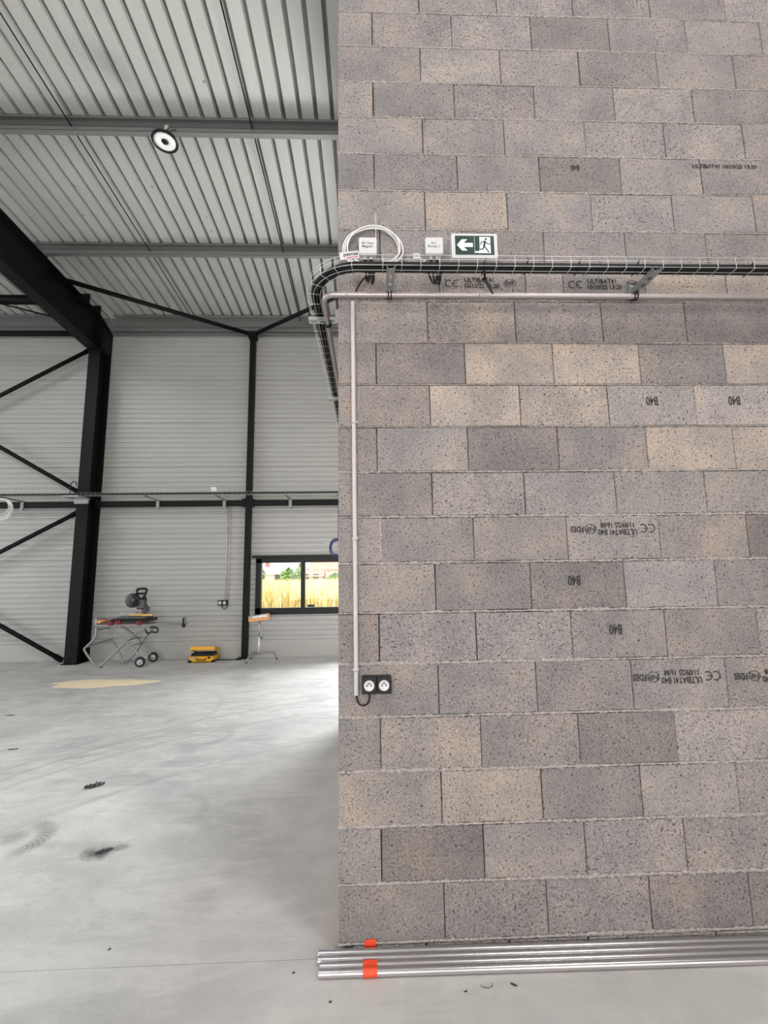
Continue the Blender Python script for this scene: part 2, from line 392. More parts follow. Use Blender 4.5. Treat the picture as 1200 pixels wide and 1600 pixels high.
BRIGHT = {(10, 2): 1.12, (10, 3): 1.20, (10, 5): 1.14, (11, 1): 1.20, (11, 2): 1.12, (11, 3): 1.10, (11, 4): 1.22, (12, 4): 1.20, (12, 5): 1.15, (6, 1): 1.12, (15, 3): 1.12,
          (8, 0): 1.1, (8, 1): 1.12, (8, 2): 1.12, (8, 4): 1.2, (8, 5): 1.22, (19, 1): 1.12, (19, 3): 1.1, (18, 4): 1.12, (3, 4): 1.06, (4, 4): 1.04, (6, 0): 1.05, (2, 1): 1.08}
def block_mesh(w, h, d, seed):
    rnd = random.Random(seed); b = bmesh.new()
    r = bmesh.ops.create_cube(b, size=1); bmesh.ops.scale(b, vec=(w, d, h), verts=r['verts'])
    front = [e for e in b.edges if all(v.co.y < 0 for v in e.verts)]
    bmesh.ops.bevel(b, geom=front, offset=.0035, segments=1, affect='EDGES')
    for v in b.verts:
        if v.co.y < 0: v.co += Vector((rnd.uniform(-.0009, .0009), rnd.uniform(-.0006, .0012), rnd.uniform(-.0014, .0014)))
    me = bpy.data.meshes.new('block'); b.to_mesh(me); b.free(); me.materials.append(M['block']); return me
BM = [block_mesh(.496, .238, .09, s) for s in range(6)]
BC = [block_mesh(.206, .238, .50, s+10) for s in range(3)]      # header end seen in the front face
BCL = [block_mesh(.496, .238, .20, s+20) for s in range(3)]
BH = [block_mesh(.216, .238, .09, s+30) for s in range(2)]
def core(name, boxes):
    mb = MB()
    for a, b in boxes: mb.bb(a, b)
    return tag(mb.build(name, M['mortar']), kind='structure')
ZT = ZL[0] + .254
wf = core('wall_front', [((.21, .092, 0), (WX, .2, ZT)), ((0.0, .0, ZT+.01), (WX, .2, 8.28))])
ws = core('wall_side', [((.092, .51, 0), (.2, 3.5, ZT)), ((0.0, .205, ZT+.01), (.2, 3.5, 8.1))])
core('wall_room_back', [((.205, 3.3, 0), (WX, 3.5, 8.1))])
BLK = {}
nrows = len(ZL)
for ri in range(nrows):
    c = ri - NX                       # course number as counted in the photo
    ztop = ZL[ri-1] if ri else ZT
    bed = .013 if c > 12 else .009
    z0, z1 = ZL[ri] + bed/2, ztop - bed/2
    if c < 0: js = ([.212] if c % 2 else [.51]) + [(.212 if c % 2 else .51) + .5*k for k in range(1, 5)]
    else: js = list(JX[c])
    while js[-1] + .5 < WX - .1: js.append(js[-1] + .5)
    js.append(WX); xa = 0.0
    for i, x in enumerate(js):
        w = x - xa - .0036; h = z1 - z0; cx = xa + (x - xa)/2 + (.001 if i else 0); cz = (z0+z1)/2
        prx = random.uniform(-.0015, .002)
        if i == 0:
            L = w > .35; me = random.choice(BCL if L else BC); d = .20 if L else .50
            o = place(me, 'block', (cx, d/2, cz), wf, (w/(.496 if L else .206), 1, h/.238))
        else:
            S2 = w < .3; me = random.choice(BH if S2 else BM)
            o = place(me, 'block', (cx, .045 + prx, cz), wf, (w/(.216 if S2 else .496), 1, h/.238))
        t = TINT.get((c, i), BRIGHT.get((c, i), random.uniform(.88, 1.04)))
        o.color = gr(G0*t, WARM.get((c, i), random.uniform(-.01, .05)), .12)
        BLK[(c, i)] = o; xa = x
    # side face
    ya = .5 if (c % 2 or c == 8) and c != 14 else .2
    if js[0] < .35: ya = .5
    else: ya = .2
    while ya < 3.45:
        yb = min(ya + .5, 3.5)
        w = yb - ya - .0045
        o = place(random.choice(BM), 'block', (.045, (ya+yb)/2, cz), ws, (w/.496, 1, h/.238), (0, 0, -PI/2))
        o.color = gr(G0*random.uniform(.8, 1.08), random.uniform(0, .15), .12); ya = yb
# mortar beds: ragged strips
def bed_mesh(x0, x1, seed, thick, along='X'):
    rnd = random.Random(seed); b = bmesh.new(); n = int((x1-x0)/.012); rows = []
    ph = rnd.uniform(0, 9)
    for i in range(n+1):
        x = x0 + (x1-x0)*i/n; sw = .5+.5*math.sin(x*2.3+ph)*math.sin(x*5.1+ph*2)
        t = thick*(.45+.55*sw)*rnd.uniform(.6, 1.35); up = t*rnd.uniform(.38, .72); dn = t - up
        f = .0045*rnd.uniform(.0, 1.0)*(.4+sw)
        pts = [(.09, thick*.5), (.0015, up*.9), (-f, up*.45), (-f*.6, -dn*.6), (.0015, -dn), (.09, -thick*.5)]
        rows.append([b.verts.new((x, y, z) if along == 'X' else (y, x, z)) for y, z in pts])
    for A, B in zip(rows, rows[1:]):
        for k in range(5): b.faces.new((A[k], A[k+1], B[k+1], B[k]))
    bmesh.ops.recalc_face_normals(b, faces=b.faces)
    me = bpy.data.meshes.new('mortar_bed'); b.to_mesh(me); b.free(); me.materials.append(M['mortar']); return me
for ri in range(nrows):
    c = ri - NX; th = .021 if c >= 16 else (.018 if c > 12 else (.009 if c in (9, 10, 11) else .015))
    place(bed_mesh(.001, WX, 100+ri, th), 'mortar_bed', (0, 0, ZL[ri]), wf)
    place(bed_mesh(.09, 3.5, 200+ri, th, 'Y'), 'mortar_bed', (0, 0, ZL[ri]), ws)
# pasted-up joint and smears on the face
def smear(mb, cx, cz, w, h, seed):
    rnd = random.Random(seed); n = 12
    pts = []
    for i in range(n):
        a = 2*PI*i/n; k = rnd.uniform(.7, 1.15); pts.append((cx + w/2*k*math.cos(a), -.0022, cz + h/2*k*math.sin(a)))
    mb.poly(pts, (0, .004, 0))
mb = MB(); mb.bb((.2185, -.0015, 1.818), (.2295, .01, 2.042))
mb.build('mortar_smear', M['mortar'], wf)
# levelling strip of thin broken blocks under the lowest course
mb = MB(); x = .07; rnd = random.Random(5)
while x < WX:
    w = rnd.uniform(.18, .45); mb.bb((x, -.007+rnd.uniform(0, .006), .001), (min(x+w-.006, WX), .09, .021), .003); x += w
o = mb.build('levelling_strip', M['mortar'], wf)
# stamped markings
def ce_mark(mb, cx, cz, r, y, s=1):
    def ring(cx, a0, a1):
        n = 12; o = []; i_ = []
        for k in range(n+1):
            a = a0+(a1-a0)*k/n
            o.append((cx+s*r*math.cos(a), y, cz+s*r*math.sin(a))); i_.append((cx+s*r*.76*math.cos(a), y, cz+s*r*.76*math.sin(a)))
        mb.poly(o+i_[::-1], (0, 0, 0))
    ring(cx-s*r*.75, .30*PI, 1.70*PI); ring(cx+s*r*1.05, .30*PI, 1.70*PI)
    x0 = cx+s*r*.15; x1 = cx+s*r*1.0
    mb.poly([(x0, y, cz-.1*r), (x1, y, cz-.1*r), (x1, y, cz+.1*r), (x0, y, cz+.1*r)], (0, 0, 0))
def nf_mark(mb, cx, cz, rx, rz, y, flip):
    n = 24
    for k in range(n):
        a, b = 2*PI*k/n, 2*PI*(k+1)/n
        mb.poly([(cx+rx*math.cos(t)*q, y, cz+rz*math.sin(t)*q) for t, q in ((a, 1), (b, 1), (b, .88), (a, .88))], (0, 0, 0))
    add_text(mb, 'NF', rz*1.35, cx, cz, y, .0006, flip, 1.2)
def stamp_up(par, x, z):
    mb = MB(); y = -.0036
    ce_mark(mb, x+.03, z, .024, y); add_text(mb, 'ULTIBAT41', .040, x+.190, z+.020, y, .0010, sx=.90); add_text(mb, '10/10/25 13:20', .040, x+.200, z-.016, y, .0010, sx=.86)
    nf_mark(mb, x+.368, z+.004, .036, .025, y, False)
    mb.build('stamp', M['ink'], None); o = bpy.context.scene.collection.objects[-1]; reparent(o, par)
def stamp_down(par, x, z):
    """printed upside down; x is the right end"""
    mb = MB(); y = -.0036
    ce_mark(mb, x-.03, z, .024, y, -1); add_text(mb, 'ULTIBAT41 B40', .044, x-.194, z-.017, y, .0011, True, .72); add_text(mb, '11/09/25 16:08', .039, x-.192, z+.020, y, .0010, True, .80)
    nf_mark(mb, x-.342, z, .032, .026, y, True); add_text(mb, 'FDES', .044, x-.415, z, y, .0012, True, .76)
    mb.build('stamp', M['ink'], None); o = bpy.context.scene.collection.objects[-1]; reparent(o, par)
def stamp_b40(par, x, z, s=1):
    mb = MB(); add_text(mb, 'B40', .072, x, z, -.0036, .0014, True, .62*s)
    mb.build('stamp', M['ink'], None); o = bpy.context.scene.collection.objects[-1]; reparent(o, par)
def reparent(o, par):
    o.parent = par; bpy.context.view_layer.update()
    o.matrix_parent_inverse = par.matrix_world.inverted()
stamp_up(BLK[(8, 1)], .625, 3.402); stamp_up(BLK[(8, 3)], 1.345, 3.400)
stamp_down(BLK[(14, 3)], 1.695, 1.975); stamp_down(BLK[(17, 3)], 1.965, 1.205); stamp_down(BLK[(17, 4)], 2.50, 1.20)
stamp_b40(BLK[(11, 3)], 1.76, 2.695); stamp_b40(BLK[(11, 4)], 2.235, 2.695); stamp_b40(BLK[(15, 2)], 1.245, 1.705); stamp_b40(BLK[(16, 3)], 1.445, 1.45)
mb = MB(); add_text(mb, 'ULTIBAT41 10/10/25 13:20', .036, 2.36, 4.19, -.0036, .001); mb.build('stamp', M['ink']); reparent(COL.objects[-1], BLK[(5, 5)])
mb = MB(); add_text(mb, 'B40', .05, 1.43, 4.17, -.0036, .001, True, .7); mb.build('stamp', M['ink']); reparent(COL.objects[-1], BLK[(5, 3)])

# ------------------------------------------------------------------ setting: far wall of horizontal cladding panels
YW = 7.8
wb = MB().bb((-18, YW+.03, 0), (-2.37, YW+.09, 7.9)).bb((-.30, YW+.03, 0), (.9, YW+.09, 7.9)).bb((-2.37, YW+.03, 0), (-.30, YW+.09, .9)).bb((-2.37, YW+.03, 2.15), (-.30, YW+.09, 7.9)).bb((.9, YW+.03, 4.2), (4.4, YW+.09, 7.9)).bb((4.4, YW+.03, 0), (8.0, YW+.09, 7.9)).build('wall_back', M['cladding'])
tag(wb, kind='structure')
def clad(x0, x1, z0, z1):
    b = bmesh.new(); n = max(1, round((z1-z0)/.118)); p = (z1-z0-.006)/n; prof = [(.03, z0)]
    for k in range(n):
        a = z0 + k*p; prof += [(0, a+.003), (0, a+p*.62), (.020, a+p*.74), (.020, a+p*.97)]
    prof += [(.03, z1-.004)]
    A = [b.verts.new((x0+.002, YW+y, z)) for y, z in prof]; B = [b.verts.new((x1-.002, YW+y, z)) for y, z in prof]
    for k in range(len(prof)-1): b.faces.new((A[k], B[k], B[k+1], A[k+1]))
    bmesh.ops.recalc_face_normals(b, faces=b.faces)
    me = bpy.data.meshes.new('cladding_panel'); b.to_mesh(me); b.free(); me.materials.append(M['cladding'])
    place(me, 'cladding_panel', (0, 0, 0), wb)
for (x0, x1) in ((-18, -12.15), (-12.15, -6.0), (-6.0, -2.50), (-2.50, .9), (.9, 4.4), (4.4, 8)):
    for z0, z1 in ((.36, .9), (.9, 2.15), (2.15, 3.2), (3.2, 4.25), (4.25, 5.3), (5.3, 6.35), (6.35, 7.45)):
        if x0 == .9 and z1 < 4.3: continue
        if x0 == -2.50 and z0 == .9:
            clad(-2.50, -2.37, z0, z1); clad(-.30, .9, z0, z1); continue
        clad(x0, x1, z0, z1)
for (x0, x1) in ((-18, -12.15), (-12.15, -6.0), (-6.0, -2.50), (-2.50, .9), (4.4, 8)):
    MB().bb((x0+.002, YW-.004, 0), (x1-.002, YW+.03, .357)).build('plinth_panel', M['cladding'], wb)
for a, b_, nm in (((-18.1, -10, 0), (-18, 8, 9), 'wall_left'), ((8, -10, 0), (8.1, 8, 9), 'wall_right'), ((-18, -10.1, 0), (8, -10, 9), 'wall_rear')):
    tag(MB().bb(a, b_).build(nm, M['cladding']), kind='structure')

# window in the far wall
wn = tag(MB().bb((-2.37, YW-.05, .905), (-.30, YW-.02, .92)).bb((-2.37, YW-.05, 2.12), (-.30, YW-.02, 2.145)).build('window_1', M['black_frame']), kind='structure')
mb = MB(); x0, x1, z0, z1 = -2.37, -.30, .90, 2.15
for a, b_ in (((x0, z0), (x1, z0+.14)), ((x0, z1-.12), (x1, z1)), ((x0, z0), (x0+.12, z1)), ((x1-.12, z0), (x1, z1))): mb.bb((a[0], YW-.04, a[1]), (b_[0], YW+.09, b_[1]))
mb.build('window_frame', M['black_frame'], wn)
MB().bb((-1.375, YW-.03, z0+.12), (-1.285, YW+.08, z1-.1)).build('mullion', M['black_frame'], wn)
MB().bb((-2.26, YW+.03, 1.03), (-1.37, YW+.036, 2.04)).build('pane', M['glass'], wn)
MB().bb((-1.29, YW+.03, 1.03), (-.41, YW+.036, 2.04)).build('pane', M['glass'], wn)
MB().bb((-1.22, YW-.02, 1.05), (-1.08, YW+.02, 1.10)).build('latch', M['black_plastic'], wn)
MB().bb((-2.46, YW-.05, 2.14), (-.2, YW, 2.20)).build('window_head', M['black_frame'], wn)

# ceiling: trapezoidal sheets
RZ = lambda y: 7.87 + .06*(7.8 - y)
cl = tag(MB().bb((-18, 7.9, RZ(8)+.3), (8, 8.1, RZ(8)+.34)).build('ceiling', M['galv']), kind='structure')
PIT = .2275
def deck(xs, n):
    b = bmesh.new(); prof = []
    for k in range(n):
        x = xs + k*PIT; prof += [(x, 0), (x+.168, 0), (x+.178, .06), (x+.2175, .06)]
    prof.append((xs+n*PIT, 0))
    R = []
    for y in (8.0, -10.0): R.append([b.verts.new((x, y, RZ(y)+z)) for x, z in prof])
    for k in range(len(prof)-1): b.faces.new((R[0][k], R[0][k+1], R[1][k+1], R[1][k]))
    me = bpy.data.meshes.new('roof_sheet'); b.to_mesh(me); b.free(); me.materials.append(M['roof'])
    place(me, 'roof_sheet', (0, 0, 0), cl)
xs = -.30 - .198 - 78*PIT
while xs < 8:
    deck(xs, 4); xs += 4*PIT
MB().poly([(-18, 8, RZ(8)+.06), (8, 8, RZ(8)+.06), (8, -10, RZ(-10)+.06), (-18, -10, RZ(-10)+.06)], (0, 0, .06)).build('roof_insulation', M['galv'], cl)

# purlins (C sections, open towards the camera), trim_<n>
def cpurlin(y, name, x0=-18, x1=8, h=.215, fl=.075, lip=.055, mat='galv'):
    zt = RZ(y) - .008; zb = zt - h; t = .004; mb = MB()
    mb.bb((x0, y, zb), (x1, y+t, zt)).bb((x0, y-fl, zb), (x1, y, zb+t)).bb((x0, y-fl, zt-t), (x1, y, zt)).bb((x0, y-fl, zb), (x1, y-fl+t, zb+lip)).bb((x0, y-fl, zt-.03), (x1, y-fl+t, zt))
    mb.bb((x0, y-.012, zt-.085), (x1, y, zt-.078))
    return tag(mb.build(name, M[mat]), kind='structure')
for i, y in enumerate((5.52, 3.26, 1.0, -1.26, -3.52, -5.78, -8.04)): cpurlin(y, 'trim_%d' % (i+1), h=.235 if i else .235)
mb = MB(); zt = RZ(7.72)
for xa_, xb_ in ((-18, -12.32), (-11.98, -6.17), (-5.80, 8)):
    mb.bb((xa_, 7.70, 7.50), (xb_, 7.71, zt-.01)).bb((xa_, 7.62, zt-.03), (xb_, 7.71, zt-.02)).bb((xa_, 7.60, zt-.06), (xb_, 7.605, zt-.02)).bb((xa_, 7.66, 7.46), (xb_, 7.79, 7.475)).bb((xa_, 7.66, 7.46), (xb_, 7.665, 7.52)).bb((xa_, 7.665, 7.60), (xb_, 7.70, 7.607))
mb.bb((-18, 7.792, 7.44), (8, 7.80, zt))
tag(mb.build('trim_8', M['galv']), kind='structure')
# tie rods between the purlins
for nm, x, lab in (('tie_rod', -3.95, 'thin black tie rod under the roof sheets, left of the round lamp'), ('tie_rod', -1.4375, 'thin black tie rod under the roof sheets, right of the round lamp'), ('tie_rod', -9.0, 'thin black tie rod under the roof beyond the black rafter, out to the left')):
    t = thing(nm, (x, 5.5, RZ(5.5)-.13), lab, 'rod')
    ys = [7.66, 5.47, 3.21, .95, -1.31]
    for a, b_ in zip(ys, ys[1:]): MB().tube([(x, a, RZ(a)-.125), (x, b_, RZ(b_)-.125)], .0095, 6).build('rod', M['black_paint'], t)

# ------------------------------------------------------------------ steel frames
def frame(x, lab1, lab2, yend=-9.9):
    t = thing('steel_column', (x, 7.56, 0), lab1, 'column', None)
    hw = .125; zt = 7.45
    MB().bb((x-hw, 7.345, .0), (x+hw, 7.365, 6.95)).build('front_flange', M['black_paint'], t)
    MB().bb((x-hw, 7.765, .0), (x+hw, 7.785, 7.44)).build('back_flange', M['black_paint'], t)
    MB().bb((x-.008, 7.365, .0), (x+.008, 7.765, 6.86)).build('web', M['black_paint'], t)
    MB().bb((x-.16, 7.30, 0), (x+.16, 7.79, .02)).build('base_plate', M['black_paint'], t)
    for z in (3.36, 6.86): MB().bb((x-.12, 7.365, z-.008), (x+.12, 7.765, z+.008)).build('stiffener', M['black_paint'], t)
    r = thing('rafter', (x, 7.0, 7.2), lab2, 'beam')
    def zb(y): return 6.87 + .052*(7.15-y) if y > 1.5 else 6.87+.052*5.65 + .06*(1.5-y)*1.0
    def ztp(y): return RZ(y) - .245
    ya, yb = 7.763, yend
    mb = MB(); mb.poly([(x-.008, 7.345, zb(7.345)), (x-.008, ya, 6.88), (x-.008, ya, 7.44), (x-.008, 7.30, ztp(7.30)), (x-.008, yb, ztp(yb)), (x-.008, yb, zb(yb))] + ([(x-.008, 1.5, zb(1.5))] if yb < 1 else []), (.016, 0, 0)); mb.build('web', M['black_paint'], r)
    mb = MB(); mb.poly([(x-hw, 7.343, zb(7.343))] + ([(x-hw, 1.5, zb(1.5))] if yb < 1 else []) + [(x-hw, yb, zb(yb)), (x-hw, yb, zb(yb)-.02)] + ([(x-hw, 1.5, zb(1.5)-.02)] if yb < 1 else []) + [(x-hw, 7.343, zb(7.343)-.02)], (2*hw, 0, 0)); mb.build('bottom_flange', M['black_paint'], r)
    mb = MB(); mb.poly([(x-hw, ya, 7.46), (x-hw, 7.30, ztp(7.30)), (x-hw, yb, ztp(yb)), (x-hw, yb, ztp(yb)-.02), (x-hw, 7.30, ztp(7.30)-.02), (x-hw, ya, 7.44)], (2*hw, 0, 0)); mb.build('top_flange', M['black_paint'], r)
    MB().bb((x-.122, 7.345, 6.87), (x+.122, 7.36, 7.50)).build('end_plate', M['black_paint'], r)
    MB().bb((x-.12, 7.40, 6.90), (x-.10, 7.76, 7.44)).bb((x+.10, 7.40, 6.90), (x+.12, 7.76, 7.44)).build('knee_plate', M['black_paint'], r)
    for y in (7.25, 6.85, 5.55, 3.3, 1.0):
        if y < yend: continue
        z = ztp(y); MB().bb((x-.10, y-.012, z), (x+.13, y+.012, z+.2)).build('purlin_cleat', M['black_paint'], r)
    for y in (6.55, 5.9): MB().bb((x-.005, y-.12, ztp(y)-.16), (x+.24, y+.12, ztp(y)-.14)).build('gusset', M['black_paint'], r)
    for k in range(5): MB().lathe([(.001, -.03), (.016, -.03), (.016, 0), (.001, 0)], (x+.04, 7.22, 6.98+k*.09), 'X', 6).build('bolt', M['black_paint'], r)
frame(-6.0, 'big black steel column by the mitre saw, full height of the hall', 'black steel rafter rising from the big column towards the viewer')
frame(-12.15, 'black steel column of the next frame, further left outside the photo', 'black steel rafter of the next frame to the left')
frame(.22, 'black steel column on the far wall hidden behind the block wall', 'black steel rafter hidden behind the block wall', 3.58)
t = thing('steel_post', (-2.55, 7.70, 0), 'slim black steel post on the far wall beside the window', 'post')
MB().bb((-2.605, 7.62, 0), (-2.495, 7.79, 7.42), .004).build('shaft', M['black_paint'], t)
MB().bb((-2.68, 7.56, 0), (-2.42, 7.79, .015)).build('base_plate', M['black_paint'], t)
MB().bb((-2.64, 7.55, 7.30), (-2.46, 7.78, 7.44)).build('head_plate', M['black_paint'], t)
for dx in (-.085, .085): MB().bb((-2.55+dx-.03, 7.59, 3.29), (-2.55+dx+.03, 7.70, 3.46)).build('rail_bracket', M['black_paint'], t)
for p, q, lab in (((-2.60, 7.62, 7.40), (-5.86, 5.95, 7.60), 'black roof brace running from slim post head left to the rafter'), ((-2.50, 7.62, 7.40), (.08, 6.0, 7.55), 'black roof brace running from slim post head right behind the cable tray')):
    t = thing('roof_brace', p, lab, 'brace'); MB().tube([p, q], .047, 10).build('tube', M['black_paint'], t)
    v = (Vector(q)-Vector(p)).normalized(); MB().bar(Vector(p)-v*.02, Vector(p)+v*.16, .11, .012).build('end_plate', M['black_paint'], t); MB().bar(Vector(q)-v*.16, Vector(q)+v*.02, .11, .012).build('end_plate', M['black_paint'], t)
def rail(x0, x1, lab):
    t = thing('wall_rail', ((x0+x1)/2, 7.66, 3.367), lab, 'rail')
    MB().bb((x0, 7.60, 3.305), (x1, 7.72, 3.43), .006).build('tube', M['black_paint'], t)
    for x in (x0, x1): MB().bb((x-.006, 7.58, 3.28), (x+.006, 7.74, 3.455)).build('end_plate', M['black_paint'], t)
rail(-5.99+.12, -2.67, 'horizontal black wall rail between big column and slim post')
rail(-2.43, .09, 'horizontal black wall rail right of the slim post, above the window')
rail(-12.02, -6.13, 'horizontal black wall rail left of the big column')
def brace(p, q, lab):
    p, q = Vector(p), Vector(q); t = thing('wall_brace', p, lab, 'brace'); v = (q-p).normalized()
    MB().tube([p, q], .045, 10).build('tube', M['black_paint'], t)
    MB().bar(p-v*.05, p+v*.15, .012, .12).build('end_plate', M['black_paint'], t); MB().bar(q-v*.15, q+v*.05, .012, .12).build('end_plate', M['black_paint'], t)
brace((-6.2, 7.52, 6.95), (-12.0, 7.52, 3.60), 'topmost diagonal wall brace left of the big column')
brace((-6.2, 7.60, 3.60), (-12.0, 7.60, 6.95), 'diagonal wall brace coming down to the cable tray left of the column')
brace((-6.2, 7.52, 3.17), (-12.0, 7.52, -.05+.1), 'diagonal wall brace starting just under the rail left of the column')
brace((-6.35, 7.60, .06), (-12.0, 7.60, 3.15), 'lowest diagonal wall brace reaching the floor beside the column')
t = thing('eave_strut', (-9, 7.55, 7.36), 'horizontal black strut at the eave left of the big column', 'strut'); MB().tube([(-6.12, 7.55, 7.36), (-12.0, 7.55, 7.36)], .06, 10).build('tube', M['black_paint'], t)
t = thing('roof_strut', (-9, 6.05, 7.2), 'thick horizontal black roof strut seen left of the rafter', 'strut'); MB().tube([(-6.0, 6.05, 7.22), (-12.1, 6.05, 7.22)], .09, 12).build('tube', M['black_paint'], t)
t = thing('roof_brace', (-6.05, 6.3, 6.95), 'thin black rod under the roof strut left of the rafter', 'rod'); MB().tube([(-6.02, 6.3, 6.96), (-9.2, 5.2, 7.35)], .015, 6).build('rod', M['black_paint'], t)

# ------------------------------------------------------------------ high bay lamp
def lamp(x, y, z, lab, power):
    t = thing('high_bay_lamp', (x, y, z), lab, 'lamp')
    MB().lathe([(.002, .075), (.06, .075), (.085, .05), (.10, .03), (.165, .022), (.172, 0), (.168, -.014), (.145, -.014), (.141, .0), (.002, .002)], (x, y, z), 'Z', 36).build('housing', M['black_plastic'], t)
    MB().lathe([(.043, -.004), (.09, -.010), (.140, -.004), (.140, .002), (.043, .002), (.043, -.004)], (x, y, z), 'Z', 36).build('lens', M['lens'], t)
    MB().lathe([(.002, -.014), (.038, -.012), (.046, 0), (.002, 0)], (x, y, z), 'Z', 20).build('centre_cap', M['black_plastic'], t)
    zt = RZ(y) - .25
    MB().tube([(x, y, z+.07), (x, y, z+.12)], .02, 8).tube([(x-.05, y, z+.11), (x, y, z+.16), (x+.05, y, z+.11)], .006, 6).tube([(x-.01, y, z+.15), (x-.01, y+.1, z+.33)], .005, 6).build('hanger', M['black_plastic'], t)
    MB().tube([(x+.03, y, z+.06), (x+.06, y+.03, z+.2), (x+.10, y+.08, z+.28)], .006, 6).build('cable', M['cable_black'], t)
    MB().bb((x-.07, y+.09, z+.30), (x-.01, y+.15, z+.37), .008).build('junction_box', M['grey_pvc'], t)
    if power:
        l = bpy.data.lights.new('lamp_light', 'AREA'); l.shape = 'DISK'; l.size = .28; l.energy = power; l.color = (1, .98, .95)
        o = bpy.data.objects.new('lamp_light', l); COL.objects.link(o); o.location = (x, y, z-.03)
lamp(-2.57, 3.08, 7.63, 'round black-rimmed high bay lamp with white ring hanging from the purlin', 25)

# ------------------------------------------------------------------ near cable tray round the corner
def tray_path(d, z, inner=0.0):
    """offset d outward from the tray centre line; list of points from right end round the corner to the back"""
    R = .25 + d; cx, cy = .115, .08; st = lambda t: t*t*(3-2*t)
    p = [(4.6, cy-R, z)]; x = 4.5
    while x > cx+.02: p.append((x, cy-R, z)); x -= .3
    p += [(cx+(R-inner*st(i/16))*math.cos(-PI/2-PI/2*i/16), cy+(R-inner*st(i/16))*math.sin(-PI/2-PI/2*i/16), z) for i in range(17)]
    y = .3
    while y < 3.4: p.append((cx-R+inner, y, z)); y += .3
    p.append((cx-R+inner, 3.45, z)); return p
T = thing('cable_tray', (.0, -.2, 3.35), 'galvanized wire mesh cable tray bending round the block wall corner', 'cable tray')
wr = .0014
for d, z in ((.05, 3.352), (.012, 3.350), (-.026, 3.352), (.05, 3.386), (.05, 3.410), (-.026, 3.386), (-.026, 3.410)):
    MB().tube(tray_path(d, z), wr, 5).build('long_wire', M['wire'], T)
b = MB(); b.tube([(0, -.05, .062), (0, -.05, .0), (0, .026, .0), (0, .026, .062)], wr, 5); ume = b.mesh('cross_wire'); ume.materials.append(M['wire'])
cw = []
x = 4.55
while x > .2: cw.append(((x, -.17, 3.348), 0)); x -= .1
for k in range(5): a = -PI/2 - (k+.3)*PI/2/5; cw.append(((.115+.25*math.cos(a), .08+.25*math.sin(a), 3.348), a+PI/2))
y = .12
while y < 3.4: cw.append(((-.135, y, 3.348), -PI/2)); y += .1
for p, a in cw: place(ume, 'cross_wire', p, T, None, (0, 0, a))
# tag on the tray
mb = MB(); mb.box((.075, -.2245, 3.402), (.10, .0015, .042), Matrix.Rotation(-.13, 3, 'Y')); tg = mb.build('maker_tag', M['white_plastic'], T)
mb = MB(); add_text(mb, 'pemsa', .030, .082, 3.409, -.2262, .0008, rot=.13); mb.build('lettering', M['pen'], tg)
mb = MB(); mb.box((.09, -.2256, 3.391), (.062, .0006, .006), Matrix.Rotation(-.13, 3, 'Y')); mb.build('red_stripe', M['label_red'], tg)

# black cables in the tray
offs = [(.037, 3.364, .0115), (.014, 3.364, .0115), (-.009, 3.364, .0115), (.026, 3.382, .007), (.004, 3.382, .008), (-.014, 3.381, .006)]
for k, (d, z, r) in enumerate(offs):
    pts = tray_path(d*.92, z, .020); rnd = random.Random(k)
    pts = [(p[0], p[1]+rnd.uniform(-.002, .002), p[2]+rnd.uniform(-.001, .001)) for p in pts]
    o = MB().tube(pts, r, 8).build('power_cable', M['cable_black'], None, pts[10])
    tag(o, 'black power cable bundled in the wire mesh tray', 'cable', 'black cables lying in the wire tray')
# cable ties sticking up / down
for k, x in enumerate((.79, 1.02, 1.30, 1.62, 2.25)):
    o = MB().tube([(x, -.214, 3.351), (x, -.216, 3.380), (x, -.18, 3.392), (x, -.15, 3.388), (x, -.145, 3.351)], .0022, 5, closed=True).tube([(x, -.21, 3.384), (x+.008, -.213, 3.400)], .003, 5).build('cable_tie', M['cable_black'], None, (x, -.2, 3.35))
    tag(o, 'black tie round the cable bundle, ' + ('just below the exit sign', 'first one right of the exit sign', 'midway between exit sign and the right bracket', 'closest to the right tray bracket', 'right of the right tray bracket')[k], 'cable tie', 'ties round the cable bundle')
o = MB().poly([(.795, -.13, 3.345), (.820, -.13, 3.345), (.865, -.10, 3.275), (.855, -.10, 3.275)], (0, .004, 0)).tube([(.80, -.17, 3.385), (.79, -.20, 3.345), (.81, -.13, 3.34)], .006, 6).build('cable_loop', M['cable_black'], None, (.83, -.15, 3.3))
tag(o, 'short black tail hanging under the tray below the exit sign', 'cable')

